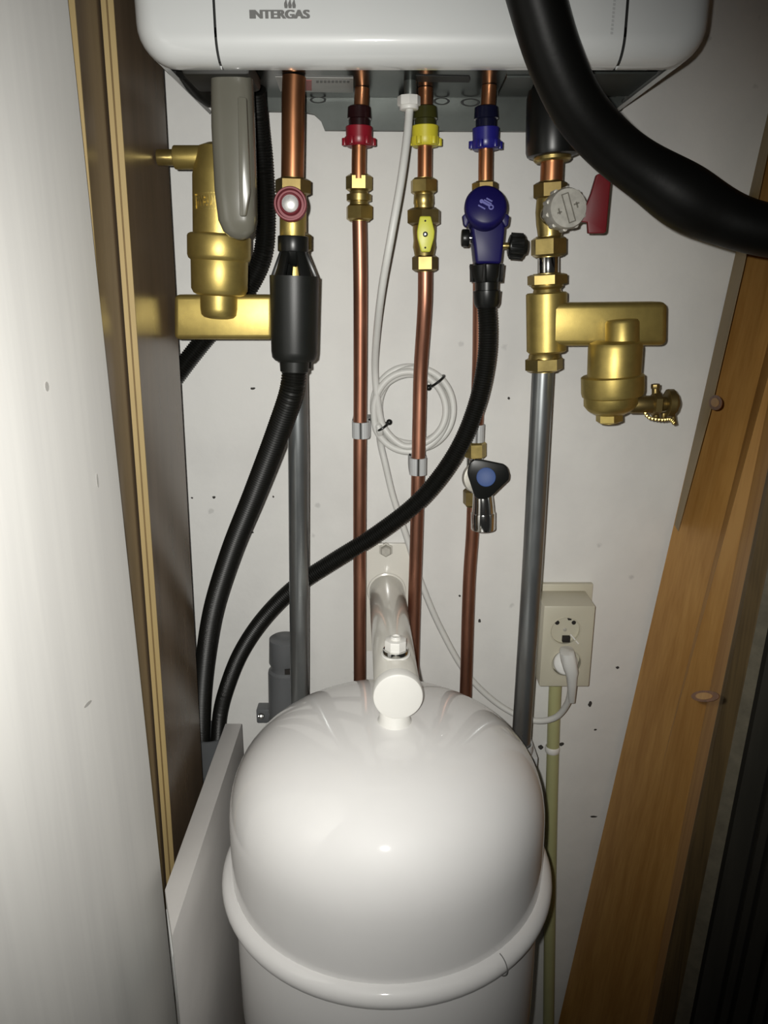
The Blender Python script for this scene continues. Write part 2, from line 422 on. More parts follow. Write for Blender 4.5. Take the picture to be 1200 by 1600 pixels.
hexa(bm, [g1, g1 + w, g2 + w, g2, g1 + t, g1 + w + t, g2 + w + t, g2 + t]); obj('door_panel', bm, 'dark_slat_gap', DOOR)
x = 0.004
for k in range(13):
    wd = (0.022, 0.008, 0.016, 0.010)[k % 4]
    s = w * (x / 0.30); e = w * ((x + wd) / 0.30); d0 = Vector((0, 0.002, 0)); d1 = Vector((0, -0.007, 0))
    b = NB(); hexa(b, [g1 + s + d1, g1 + e + d1, g2 + e + d1, g2 + s + d1, g1 + s - d0 * 0, g1 + e, g2 + e, g2 + s])
    obj('slat', b, 'dark_slat', DOOR); x += wd + 0.006

# ---- boards stacked on the left
LEAN = 0.018
def lx(x, z): return x + (z - 1.45) * LEAN
def side_panel(x, Dn, Df, th, label, ztop):
    yn, yf = Dn - 0.915, Df - 0.915
    T = thing('wood_panel', (lx(x, 0) - th / 2, (yn + yf) / 2, 0), label, 'panel')
    def slab(x0, x1, y0, y1, name, m):
        b = NB(); z0, z1 = 0.0, ztop
        hexa(b, [Vector((lx(x0, z1), y0, z1)), Vector((lx(x1, z1), y0, z1)), Vector((lx(x1, z0), y0, z0)), Vector((lx(x0, z0), y0, z0)),
                 Vector((lx(x0, z1), y1, z1)), Vector((lx(x1, z1), y1, z1)), Vector((lx(x1, z0), y1, z0)), Vector((lx(x0, z0), y1, z0))])
        return obj(name, b, m, T, flat=True)
    slab(x - th, x, yn + 0.0012, yf, 'veneer_board', 'brown_veneer')
    slab(x - th, x - th * 0.60, yn, yn + 0.0012, 'edge_band', 'edge_yellow')['label'] = 'pale raw timber edge'
    slab(x - th * 0.60, x - th * 0.44, yn + 0.0006, yn + 0.0012, 'edge_groove', 'edge_groove')
    slab(x - th * 0.44, x, yn, yn + 0.0012, 'edge_band', 'edge_yellow')['label'] = 'pale raw timber edge'
    return T
side_panel(-0.2135, 0.682, 0.818, 0.0098, 'brown veneered panel with a pale raw edge, nearest to the brass fitting and hoses', 2.2)
side_panel(-0.2250, 0.630, 0.800, 0.0100, 'brown veneered panel between the white laminate board and the other brown panel', 2.25)
bm = NB()
e0 = Vector((-0.2195, 0.616 - 0.915, 0)); dirn = Vector((-0.050, -0.25, 0)).normalized(); nn = Vector((-dirn.y, dirn.x, 0)); 
if nn.x < 0: nn = -nn
e1 = e0 + dirn * 0.27; Z = Vector((0, 0, 2.1)); tk = nn * -0.016
lt_, lb_ = Vector(((1.45 - 2.1) * 0.007, 0, 0)), Vector((1.45 * 0.007, 0, 0))
hexa(bm, [e0 + Z + lt_, e1 + Z + lt_, e1 + lb_, e0 + lb_, e0 + Z + tk + lt_, e1 + Z + tk + lt_, e1 + tk + lb_, e0 + tk + lb_], bev=0.0008)
WB = obj('white_board', bm, 'white_laminate', label='tall white wood-grain laminate board filling the left side of the picture', cat='board')
for (px, py, w, h, a) in ((73, 604, 2, 7, 0), (152, 751, 1.2, 12, 1.0), (137, 1100, 5, 3, 0)):
    d = ray(px, py); p = EYE + d * ((e0 - EYE).dot(nn) / d.dot(nn)); p = EYE + d * ((e0 + Vector(((1.45 - p.z) * 0.007, 0, 0)) - EYE).dot(nn) / d.dot(nn)); m_ = 0.0005
    b = NB(); u = dirn * m_ * w * 2.2; v = Vector((0, 0, 1)) * m_ * h
    u, v = u * math.cos(a) + v * math.sin(a), v * math.cos(a) - u * math.sin(a)
    prism(b, [p + u * math.cos(k * PI / 5) + v * math.sin(k * PI / 5) for k in range(10)], nn * 0.0003)
    obj('scuff', b, 'scuff_grey', WB)

# ---- low white boxing board beside the tank
BX = thing('boxing_board', (-0.194, -0.20, 0), 'low white painted board standing on edge between the tank and brown panels', 'board')
zt = 0.910
bm = NB(); q0, q1 = 0.590 - 0.915, 0.535 - 0.915
hexa(bm, [Vector((-0.205, q0, zt)), Vector((-0.1835, q1, zt)), Vector((-0.1835, q1, 0)), Vector((-0.205, q0, 0)),
          Vector((-0.205, -0.040, zt)), Vector((-0.1835, -0.040, zt)), Vector((-0.1835, -0.040, 0)), Vector((-0.205, -0.040, 0))], bev=0.0012)
obj('board_body', bm, 'board_grey', BX)
bm = NB(); hexa(bm, [Vector((-0.2045, q0 - 0.003, zt - .02)), Vector((-0.1840, q1 - 0.003, zt - .02)), Vector((-0.1840, q1 - 0.003, zt - .10)), Vector((-0.2045, q0 - 0.003, zt - .10)),
          Vector((-0.2045, q0 + 0.0005, zt - .02)), Vector((-0.1840, q1 + .0005, zt - .02)), Vector((-0.1840, q1 + .0005, zt - .10)), Vector((-0.2045, q0 + .0005, zt - .10))], bev=0.0008)
obj('edge_band', bm, 'boiler_white', BX, label='chipped white edge band')

# ================================================================== BOILER
BOT = at(600, 96, 0.675).z
XL, XR = at(203, 40, 0.675).x, at(1117, 40, 0.675).x
BOIL = thing('wall_boiler', ((XL + XR) / 2, -0.12, BOT), 'white wall-hung combi boiler across the top with copper pipes below', 'boiler')
def outline(inset, D, rc=0.030, top=0.62):
    l, r, b = XL + inset, XR - inset, BOT + inset; rr = max(rc - inset, 0.004); y = D - 0.915; out = [(l, BOT + top)]
    for k in range(0, 9): a = PI + k * PI / 16; out.append((l + rr + rr * math.cos(a), b + rr + rr * math.sin(a)))
    for k in range(0, 9): a = 1.5 * PI + k * PI / 16; out.append((r - rr + rr * math.cos(a), b + rr + rr * math.sin(a)))
    out.append((r, BOT + top))
    return [Vector((x_, y, z_)) for x_, z_ in out]
def shell():
    b = NB(); rings = []
    rd = 0.020
    spec = [(0.003, 0.700), (0.0, 0.700), (0.0, 0.697)] + [(rd * (1 - math.cos(t)), 0.675 + rd * (1 - math.sin(t))) for t in [k * PI / 16 for k in range(0, 9)]]
    for i, D in spec: rings.append([b.verts.new(p) for p in outline(i, D)])
    for a, c in zip(rings, rings[1:]):
        for k in range(len(a) - 1): b.faces.new((a[k], a[k + 1], c[k + 1], c[k]))
    b.faces.new(rings[-1])
    return b
s1, s2 = at(336, 40, 0.675).x, at(978, 40, 0.675).x
def cut(b, x, keep_right):
    bmesh.ops.bisect_plane(b, geom=b.verts[:] + b.edges[:] + b.faces[:], plane_co=(x, 0, 0), plane_no=(1, 0, 0), clear_inner=keep_right, clear_outer=not keep_right)
b = shell(); cut(b, s1 - 0.0010, False); obj('side_cover', b, 'boiler_white', BOIL)
b = shell(); cut(b, s1 + 0.0010, True); cut(b, s2 - 0.0011, False); FC = obj('front_cover', b, 'boiler_white', BOIL)
b = shell(); cut(b, s2 + 0.0011, True); obj('side_cover', b, 'boiler_white', BOIL)
# side shells running back to the wall (thin, open below)
for sgn, X0 in ((1, XL), (-1, XR)):
    b = NB(); rr = 0.030; th_ = 0.0035
    o_ = [(X0, BOT + 0.62)] + [(X0 + sgn * (rr - rr * math.cos(t)), BOT + rr - rr * math.sin(t)) for t in [k * PI / 16 for k in range(0, 6)]]
    i_ = [(X0 + sgn * th_, BOT + 0.62)] + [(X0 + sgn * (rr - (rr - th_) * math.cos(t)), BOT + rr - (rr - th_) * math.sin(t)) for t in [k * PI / 16 for k in range(0, 6)]]
    poly = o_ + i_[::-1]
    for k in range(len(o_) - 1):
        q = [Vector((p[0], 0.702 - 0.915, p[1])) for p in (o_[k], o_[k + 1], i_[k + 1], i_[k])]
        prism(b, q, Vector((0, 0.190, 0)))
    bmesh.ops.remove_doubles(b, verts=b.verts[:], dist=1e-6)
    obj('side_shell', b, 'boiler_white', BOIL)
# underside
ZP = at(600, 152, 0.885).z
b = NB(); box(b, (XL + 0.016, 0.712 - 0.915, ZP), (XR - 0.016, 0.884 - 0.915, ZP + 0.004))
BP = obj('bottom_plate', b, 'plate_gloss', BOIL, label='glossy dark grey metal underside', flat=True)
b = NB(); box(b, (XL + 0.010, 0.704 - 0.915, ZP + 0.012), (XR - 0.010, 0.895 - 0.915, ZP + 0.60)); obj('inner_chassis', b, 'dark_inside', BOIL, flat=True)
DB = 0.886
b = NB(); prism(b, ppoly([(308, 150), (392, 173), (470, 174), (490, 178), (501, 188), (507, 203), (660, 204), (900, 205), (906, 180), (972, 172), (985, 150)], DB), Vector((0, 0.006, 0)))
bl = obj('mounting_plate', b, 'galvanised', BOIL, label='galvanised grey plate with stepped lower edge', flat=True)
b = NB(); prism(b, [Vector((XL + 0.02, 0.70 - 0.915, BOT + 0.006)), Vector((XR - 0.02, 0.70 - 0.915, BOT + 0.006)), Vector((XR - 0.02, 0.70 - 0.915, ZP + 0.004)), Vector((XL + 0.02, 0.70 - 0.915, ZP + 0.004))], Vector((0, 0.005, 0)))
obj('front_rail', b, 'dark_inside', BOIL, flat=True)
for (px, py, rx, ry) in ((497, 156, 11, 4), (690, 158, 11, 4.5), (735, 160, 13, 5), (978, 158, 6, 4)):
    b = NB(); c = at(px, py, DB - 0.0005); m_ = mpp(py, DB)
    torus(b, c, Vector((0, 1, 0)), 1.0, 0.16, 28, 6)
    for v in b.verts:
        v.co.x = c.x + (v.co.x - c.x) * rx * m_; v.co.z = c.z + (v.co.z - c.z) * ry * m_; v.co.y = c.y + (v.co.y - c.y) * 0.003
    obj('hole_rim', b, 'dark_inside', bl)
def plate_quad(px4, th_=0.0006): return [atz(x_, y_, ZP - 0.0002) for x_, y_ in px4], Vector((0, 0, -th_))
q, o_ = plate_quad([(430, 119), (552, 121), (552, 144), (438, 142)]); b = NB(); prism(b, q, o_); lab = obj('label_sticker', b, 'sticker', BOIL, label='pale sticker with red block', flat=True)
q, o_ = plate_quad([(443, 123), (487, 124), (487, 140), (445, 139)]); b = NB(); prism(b, q, o_ * 1.6); obj('red_block', b, 'sticker_red', lab, flat=True)
for k in range(9):
    x0 = 494 + k * 6; q, o_ = plate_quad([(x0, 124), (x0 + 4, 124), (x0 + 4, 128), (x0, 128)]); b = NB(); prism(b, q, o_ * 1.6); obj('print_mark', b, 'ink_grey', lab, flat=True)
q, o_ = plate_quad([(650, 117), (733, 119), (735, 124), (733, 128), (652, 127)]); b = NB(); prism(b, q, o_); obj('slot', b, 'dark_inside', BOIL, flat=True)
q, o_ = plate_quad([(905, 112), (1030, 112), (985, 147), (925, 147)]); b = NB(); prism(b, q, o_ * 3); obj('access_flap', b, 'galvanised', BOIL, flat=True)
q, o_ = plate_quad([(792, 118), (838, 118), (826, 147), (778, 147)]); b = NB(); prism(b, q, o_ * 3); obj('access_flap', b, 'galvanised', BOIL, flat=True)
# black rubber latch at left
b = NB(); pth = smooth_path([at(283, 114, 0.76), at(297, 124, 0.78), at(312, 135, 0.80), at(328, 143, 0.81)], 0.004)
sweep(b, pth, lambda i, f: 0.005 + 0.0085 * f, 14); obj('latch', b, 'black_rubber', BOIL, label='black rubber latch')
# white grommet
b = NB(); fit(b, 639, 150, 166, 36, 0.82, 8, bev=0.001); fit(b, 639, 164, 172, 30, 0.82, 20); obj('cable_grommet', b, 'white_plastic', BOIL, label='white plastic cable gland')
b = NB(); fit(b, 641, 108, 150, 20, 0.82, 16); obj('gland_stem', b, 'galvanised', BOIL)
# lettering on the front cover
Df = 0.675
def on_front(bmx, px, py):
    c = at(px, py, Df - 0.0002)
    for v in bmx.verts: v.co = Vector((c.x + v.co.x, c.y - v.co.z, c.z + v.co.y))
    return bmx
m_ = mpp(22, Df)
b = NB()
for k in range(5):
    t_ = text_bm('INTERGAS', 12.0 * m_ / 0.72, 92 * m_, 0.0002, bold=0.0001)
    bmesh.ops.translate(t_, verts=t_.verts[:], vec=((k - 2) * 0.00032, 0, k * 0.00001)); merge(b, t_)
obj('lettering', on_front(b, 437, 23), 'ink_grey', FC, flat=True, label='grey maker lettering')
b = NB()
for k, dx in enumerate((-6.3, 0, 6.3)):
    pts = [(-2.2, -6), (2.2, -6), (2.9, -2), (1.8, 1), (1.2, 5), (0, 9), (-0.8, 4), (-2.6, 1), (-2.9, -2)]
    b2 = NB(); prism(b2, [Vector(((x_ + dx) * m_, y_ * m_, 0)) for x_, y_ in pts], Vector((0, 0, 0.0002))); merge(b, b2)
obj('flame_emblem', on_front(b, 453, 6), 'ink_grey', FC, flat=True, label='three grey flames above the lettering')
b = NB()
for k in range(9):
    y0 = -2 + k * 6.4; x0 = 960.5 - k * 0.55
    prism(b, [at(x0 - 2, y0, Df - .0003), at(x0 + 2, y0 + 0.6, Df - .0003), at(x0 + 1.6, y0 + 4.6, Df - .0003), at(x0 - 2.2, y0 + 4.2, Df - .0003)], Vector((0, 0.0002, 0)))
obj('side_print', b, 'ink_pale', FC, flat=True, label='faint vertical print by the right seam')

# ================================================================== condensate trap and hose (left)
TR = thing('condensate_trap', at(368, 375, 0.722), 'translucent grey plastic condensate trap hanging from the boiler before the brass fitting', 'trap')
b = NB(); pts = []
for i, (y_, xc, w_) in enumerate(((112, 362, 62), (120, 363, 64), (200, 365, 66), (300, 369, 64), (345, 372, 59), (362, 374, 48), (371, 375, 30), (375, 376, 8))):
    pts.append((y_, xc, w_))
rings = []
for y_, xc, w_ in pts:
    c = at(xc, y_, 0.722); r_ = w_ / 2 * mpp(y_, 0.722)
    ring = []
    for k in range(32):
        a = 2 * PI * k / 32; ca, sa = math.cos(a), math.sin(a); e = 0.62
        ring.append(b.verts.new(c + Vector((r_ * math.copysign(abs(ca) ** e, ca), 0.85 * r_ * math.copysign(abs(sa) ** e, sa), 0))))
    rings.append(ring)
for r0, r1 in zip(rings, rings[1:]):
    for k in range(32): b.faces.new((r0[k], r0[(k + 1) % 32], r1[(k + 1) % 32], r1[k]))
b.faces.new(rings[0]); b.faces.new(rings[-1])
obj('trap_cup', b, 'trap_grey', TR, sharp=60)
b = NB(); prism(b, ppoly([(371, 150), (385, 152), (391, 300), (384, 338), (374, 338)], 0.7025), Vector((0, 0.006, 0)), bev=0.0015); obj('rib', b, 'trap_grey', TR)
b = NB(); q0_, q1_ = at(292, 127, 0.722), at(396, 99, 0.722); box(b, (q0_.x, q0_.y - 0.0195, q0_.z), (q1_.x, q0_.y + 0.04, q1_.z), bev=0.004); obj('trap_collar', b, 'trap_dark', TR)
b = NB(); corrugated(b, [at(398, 140, 0.815), at(403, 190, 0.835), at(411, 260, 0.855), at(415, 330, 0.862), at(411, 395, 0.868), at(393, 440, 0.876), at(362, 485, 0.880), at(328, 520, 0.882), at(297, 558, 0.882), at(262, 605, 0.880)], 15.5 * mpp(400, 0.862), depth=0.12)
obj('condensate_hose', b, 'black_rubber', label='black corrugated hose curving behind the brass air separator and brown panel', cat='hose')

# ================================================================== left 22 mm line
b = NB(); path = smooth_path([at(459, 100, 0.80), at(458, 200, 0.80), at(457, 288, 0.80)], 0.03)
path[0].z = ZP - 0.001; sweep(b, path, 18 * mpp(240, 0.80), 28)
obj('copper_pipe', b, 'copper_bright', label='short thick bright copper pipe above the red-capped valve', cat='pipe')
SV = thing('safety_valve', at(458, 390, 0.80), 'brass safety valve with round red cap and silver centre', 'valve')
b = NB(); nut(b, 458, 279, 305, 54, 0.80, rot=R(0)); obj('nut', b, 'brass_dull', SV)
b = NB(); fit(b, 458, 304, 398, 42, 0.80); rod(b, at(456, 325, 0.80), at(456, 325, 0.748), 18 * mpp(325, 0.76)); obj('body', b, 'brass', SV)
b = NB(); fit(b, 457, 330, 371, 40, 0.752); obj('outlet', b, 'brass_cast', SV)
b = NB(); nut(b, 462, 364, 393, 50, 0.80, rot=R(10)); obj('nut', b, 'brass_dull', SV)
b = NB(); c0, c1 = at(455, 322, 0.748), at(455, 322, 0.724); ax = (at(449, 313, 0.70) - at(456, 326, 0.75)).normalized()
c0 = at(456, 323, 0.748); c1 = c0 + ax * 0.022; r_ = 26 * mpp(322, 0.73)
lathe(b, c0, c1, [(0, r_ * 0.8), (0.003, r_ * 0.95), (0.010, r_), (0.018, r_), (0.0195, r_ * 0.95), (0.0195, r_ * 0.86), (0.014, r_ * 0.80), (0.014, r_ * 0.66), (0.021, r_ * 0.62), (0.022, r_ * 0.56), (0.020, r_ * 0.5)], 36)
CAP = obj('cap', b, 'red_cap', SV, label='red plastic cap')
b = NB(); lathe(b, c0 + ax * 0.019, c0 + ax * 0.023, [(0, r_ * .5), (0.002, r_ * .5), (0.0034, r_ * .34), (0.004, r_ * .1)], 24); obj('cap_disc', b, 'mirror', CAP, label='silver centre disc')
# tundish
TU = thing('tundish_funnel', at(460, 582, 0.745), 'black plastic tundish funnel below the red-capped valve', 'funnel')
b = NB(); D_ = 0.7455; m_ = mpp(490, D_)
p0, p1 = at(460, 431, D_), at(460, 582, D_); L = (p1 - p0).length
def fr(y): return L * (y - 431) / (582 - 431)
r_ = 38 * m_
lathe(b, p0, p1, [(0.004, r_ * .86), (0, r_ * .9), (0, r_), (fr(440), r_), (fr(548), r_ * .955), (fr(558), r_ * .92), (fr(563), r_ * .80), (fr(564), 23.5 * m_), (fr(580), 22.5 * m_), (fr(582), 20 * m_)], 36)
obj('cup', b, 'funnel_black', TU)
b = NB(); top = at(459, 390, D_); bt = at(460, 433, D_)
for k in range(6):
    a = R(270) + R((36, -36, 92, -92, 150, -150)[k])
    for da in (0,):
        d0 = Vector((math.cos(a), math.sin(a), 0)); tdir = Vector((-math.sin(a), math.cos(a), 0))
        u0 = top + d0 * 20 * m_; u1 = bt + d0 * 36 * m_; hw = 0.0042
        hexa(b, [u0 - tdir * hw * .9, u0 + tdir * hw * .9, u1 + tdir * hw * 1.3, u1 - tdir * hw * 1.3,
                 u0 - tdir * hw * .9 - d0 * .004, u0 + tdir * hw * .9 - d0 * .004, u1 + tdir * hw * 1.3 - d0 * .004, u1 - tdir * hw * 1.3 - d0 * .004], bev=0.0006)
obj('cone_ribs', b, 'black_plastic', TU)
b = NB(); fit(b, 458, 369, 394, 48, D_, bev=0.001); lathe(b, at(459, 393, D_), at(459, 416, D_), [(0, 20 * m_), (0.006, 17 * m_), (0.013, 3 * m_)], 24); obj('collar', b, 'black_plastic', TU)
b = NB(); nut(b, 462, 560, 576, 52, 0.775, rot=R(20)); obj('clamp_ring', b, 'black_plastic', TU)
b = NB(); corrugated(b, [at(460, 580, 0.7455), at(456, 610, 0.748), at(436, 670, 0.762), at(398, 770, 0.79), at(362, 860, 0.815), at(334, 950, 0.838), at(322, 1020, 0.853), at(316, 1080, 0.868), at(314, 1130, 0.876), at(313, 1175, 0.880)], 0.0122)
obj('drain_hose', b, 'black_rubber', label='thick black corrugated drain hose from the tundish down to the grey pipe', cat='hose')
b = NB(); pth = smooth_path([at(463, 544, 0.80), at(464, 600, 0.80), at(466, 700, 0.802), at(467, 900, 0.809), at(468, 1090, 0.822), at(469, 1300, 0.842)], 0.03)
sweep(b, [pth[0]] + pth[1:], 16.2 * mpp(700, 0.80) , 28)
obj('steel_pipe', b, 'steel_pipe', label='grey steel pipe on the left going down behind the tank', cat='pipe')

# ---- air separator
def cast_body(b, pts, D, half, bev):
    prism(b, [p - Vector((0, half, 0)) for p in ppoly(pts, D)], Vector((0, 2 * half, 0)), bev=bev, seg=3)
AS = thing('air_separator', at(344, 529, 0.79), 'brass air separator with vented chamber on the left behind the grey trap', 'separator')
b = NB(); cast_body(b, [(278, 460), (430, 460), (430, 529), (278, 529)], 0.797, 0.017, 0.005); obj('manifold', b, 'brass_cast', AS)
b = NB(); fit(b, 461, 452, 548, 60, 0.80, bev=0.002); fit(b, 459, 399, 455, 40, 0.80, bev=0.001); obj('pipe_sleeve', b, 'brass_cast', AS)
Dc = 0.775; m_ = mpp(400, Dc)
def lathe_px(b, px, D, prof, n=40, px2=None):
    y0, y1 = prof[0][0], prof[-1][0]; p0, p1 = at(px, y0, D), at(px if px2 is None else px2, y1, D); L = (p1 - p0).length; mm = mpp((y0 + y1) / 2, D)
    return lathe(b, p0, p1, [(L * (y - y0) / (y1 - y0), w / 2 * mm) for y, w in prof], n)
b = NB(); lathe_px(b, 343, Dc, [(398, 86), (400, 88), (452, 87), (459, 80), (462, 66)]); obj('neck', b, 'brass_cast', AS)
b = NB(); lathe_px(b, 342, Dc, [(440, 57), (482, 57), (492, 54), (496, 46), (498, 30)]); obj('sump', b, 'brass_cast', AS)
b = NB(); lathe_px(b, 342.5, Dc, [(366, 88), (368, 95), (371, 98), (400, 98), (405, 95), (408, 88)]); obj('collar', b, 'brass_cast', AS)
b = NB(); lathe_px(b, 344, Dc, [(225, 40), (231, 66), (262, 80), (275, 85), (368, 85)]); CH = obj('chamber', b, 'brass_cast', AS)
b = NB(); p0 = at(272, 246, Dc); p1 = at(345, 246, Dc)
rod(b, p0, p1, 17.5 * mpp(246, Dc), 28); obj('vent_elbow', b, 'brass_cast', AS)
b = NB(); rod(b, at(246, 246, Dc), at(284, 246, Dc), 12 * mpp(246, Dc), 24); obj('vent_stub', b, 'brass', AS)
# embossed lettering wrapped round the chamber
rc = 85 / 2 * mpp((225 + 368) / 2, Dc); c = at(344, 318, Dc); mm = mpp(318, Dc)
def wrap(bmx, ang0, extra):
    for v in bmx.verts:
        a = ang0 + v.co.x / rc; rr = rc + v.co.z + extra
        v.co = Vector((c.x + math.sin(a) * rr, c.y - math.cos(a) * rr, c.z + v.co.y))
    return bmx
tb = text_bm('PNEUMATEX', 15 * mm / 0.72, 1.30 * rc * 1.12, 0.0007, bold=0.0001)
obj('lettering', wrap(tb, 0.0, 0.0003), 'brass_cast', CH, flat=True, label='embossed lettering')
b = NB()
for (x0, x1, y0, y1) in ((-.86, .86, 10.5, 12), (-.86, .86, -12, -10.5), (-.86, -.80, -12, 12), (.80, .86, -12, 12)):
    N_ = 16
    for k in range(N_):
        u0 = x0 + (x1 - x0) * k / N_; u1 = x0 + (x1 - x0) * (k + 1) / N_
        prism(b, [Vector((u0 * rc, y0 * mm, -0.0004)), Vector((u1 * rc, y0 * mm, -0.0004)), Vector((u1 * rc, y1 * mm, -0.0004)), Vector((u0 * rc, y1 * mm, -0.0004))], Vector((0, 0, 0.0013)))
obj('lettering_frame', wrap(b, 0.0, 0.0), 'brass_cast', CH, flat=True)

# ================================================================== the three 15 mm boiler connections
def connector(px, pxt, y_tail, D, sleeve, collar, cw, name_l, lab, colory):
    y0, y1 = colory
    T = thing('pipe_connector', at(px, y_tail, D), lab, 'connector')
    b = NB(); p = at(pxt, 120, D); p.z = ZP - 0.0005
    sweep(b, smooth_path([p, at(px, y1, D), at(px - (0.5), y_tail, D)], 0.03), 11.4 * mpp(250, D), 24); obj('pipe_stub', b, 'copper_bright', T)
    b = NB(); lathe_px(b, px + 0.5, D, [(166, 30), (168, 36), (186, 38), (187, 33), (201, 33), (203, 30)], 28); obj('sleeve', b, sleeve, T)
    b = NB(); lathe_px(b, px, D, [(y0, cw - 4), (y0 + 1, cw - 2), (y1 - 15, cw - 3), (y1 - 13, cw - 3)], 28)
    r_ = (cw + 1) / 2 * mpp(y1, D)
    p0, p1 = at(px, y1 - 14, D), at(px, y1, D); L = (p1 - p0).length
    lathe(b, p0, p1, [(0, r_ * .9), (0, r_), (L * .7, r_), (L, r_ * .88)], 24)
    for k in range(6):
        a = k * PI / 3 + 0.05; d0 = Vector((math.cos(a), math.sin(a), 0)); cc = (p0 + p1) / 2 + d0 * r_
        rod(b, cc - Vector((0, 0, L * .42)), cc + Vector((0, 0, L * .42)), 0.0028, 10)
    obj(name_l, b, collar, T, label=None)
    return T
connector(561, 566, 280, 0.845, 'dark_red_sleeve', 'red_plastic', 44, 'collar', 'copper boiler connection with a red plastic collar', (198, 229))
connector(664, 665, 284, 0.845, 'olive_sleeve', 'yellow_plastic', 44, 'collar', 'copper boiler connection with a yellow plastic collar beside the white cable', (197, 229))
connector(759, 765, 292, 0.835, 'navy_sleeve', 'blue_plastic', 44, 'collar', 'copper boiler connection with a blue plastic collar', (200, 234))

# red line: union + pipe
T = thing('pipe_union', at(561, 344, 0.85), 'brass compression union on the leftmost thin copper pipe, below the red collar', 'union')
b = NB(); nut(b, 561, 273, 299, 40, 0.85, rot=R(0)); obj('nut', b, 'brass', T)
b = NB(); lathe_px(b, 561, 0.85, [(296, 28), (303, 30), (304, 39), (314, 39), (315, 29), (322, 30), (324, 31)], 28); obj('body', b, 'brass', T)
b = NB(); nut(b, 561.5, 320, 345, 43, 0.85, rot=R(22)); obj('nut', b, 'brass', T)
b = NB(); sweep(b, smooth_path([at(561.5, 340, 0.85), at(563, 430, 0.853), at(563, 560, 0.860), at(562, 800, 0.862), at(562, 1060, 0.862), at(562, 1300, 0.862)], 0.02), 0.0076, 24)
obj('copper_pipe', b, 'copper', label='leftmost thin copper pipe running down behind the tank, below the red collar', cat='pipe')

# gas line
GV = thing('gas_valve', at(664, 425, 0.845), 'brass gas ball valve with a yellow lever', 'valve')
b = NB(); nut(b, 662, 279, 303, 42, 0.845, rot=R(24)); obj('nut', b, 'brass', GV)
b = NB(); lathe_px(b, 662, 0.845, [(302, 28), (306, 31), (318, 32), (320, 30), (328, 30)], 28); lathe_px(b, 663, 0.845, [(345, 36), (360, 36), (376, 34), (386, 36), (390, 34), (404, 29)], 28); obj('body', b, 'brass', GV)
b = NB(); nut(b, 662.5, 326, 352, 54, 0.845, rot=R(40)); obj('body_hexagon', b, 'brass_dull', GV)
b = NB(); nut(b, 664, 399, 424, 39, 0.845, rot=R(2)); obj('nut', b, 'brass_dull', GV)
b = NB(); rod(b, at(665, 366, 0.845), at(665, 366, 0.812), 0.006, 18); obj('stem', b, 'brass', GV)
b = NB(); cast_body(b, [(656, 338), (673, 338), (679, 362), (678, 372), (672, 394), (658, 394), (652, 372), (651.5, 362)], 0.812, 0.0035, 0.0014); LV = obj('lever', b, 'yellow_lever', GV)
b = NB(); rod(b, at(664.5, 366, 0.810), at(664.5, 366, 0.8068), 4.2 * mpp(366, 0.8), 16); obj('screw', b, 'chrome', LV)
for y_ in (345, 387):
    b = NB(); rod(b, at(664.5, y_, 0.810), at(664.5, y_, 0.8082), 1.6 * mpp(366, 0.8), 10); obj('lever_dot', b, 'hole_dark', LV)
b = NB(); sweep(b, smooth_path([at(664.5, 420, 0.845), at(664, 470, 0.846), at(661, 520, 0.852), at(657, 580, 0.860), at(655, 660, 0.862), at(651, 830, 0.862), at(646, 1000, 0.862), at(643, 1300, 0.862)], 0.012), 0.0078, 24)
obj('copper_pipe', b, 'copper', label='copper gas pipe bending back to the wall below the yellow lever', cat='pipe')

# pipe clips
def clip(px, y1, y2, w, D, lab, r_pipe=0.0076):
    b = NB(); c0, c1 = at(px, y1, D), at(px, y2, D); zz = (c0 + c1) / 2; h = abs(c0.z - c1.z) / 2; hw = w / 2 * mpp(y1, D)
    ro = r_pipe + 0.0024; path = []
    out_, in_ = [], []
    for k in range(0, 15):
        a = R(-60) + k * R(300) / 14 - R(180) - R(0)
        a = -PI / 2 + (k - 7) * R(140) / 7
        out_.append(Vector((math.cos(a) * ro, math.sin(a) * ro, 0))); in_.append(Vector((math.cos(a) * (r_pipe + .0002), math.sin(a) * (r_pipe + .0002), 0)))
    for k in range(14):
        q = [zz + p - Vector((0, 0, h)) for p in (out_[k], out_[k + 1], in_[k + 1], in_[k])]
        prism(b, q, Vector((0, 0, 2 * h)))
    bmesh.ops.remove_doubles(b, verts=b.verts[:], dist=1e-6)
    box(b, (zz.x - hw, zz.y + r_pipe * 0.6, zz.z - h), (zz.x - hw + 0.0028, zz.y + 0.022, zz.z + h), bev=0.0005)
    box(b, (zz.x + hw - 0.0028, zz.y + r_pipe * 0.6, zz.z - h), (zz.x + hw, zz.y + 0.022, zz.z + h), bev=0.0005)
    box(b, (zz.x - hw, zz.y + r_pipe + 0.001, zz.z - h), (zz.x + hw, -0.0002, zz.z + h), bev=0.0005)
    return obj('pipe_clip', b, 'clip_grey', label=lab, cat='clip', group=None)
clip(564, 659, 684, 29, 0.861, 'light grey plastic clip on the leftmost thin copper pipe')
clip(653, 715, 741, 27, 0.862, 'light grey plastic clip on the gas pipe under the cable coil')
clip(743.5, 663, 690, 26, 0.872, 'light grey plastic clip above the tap with the blue disc')

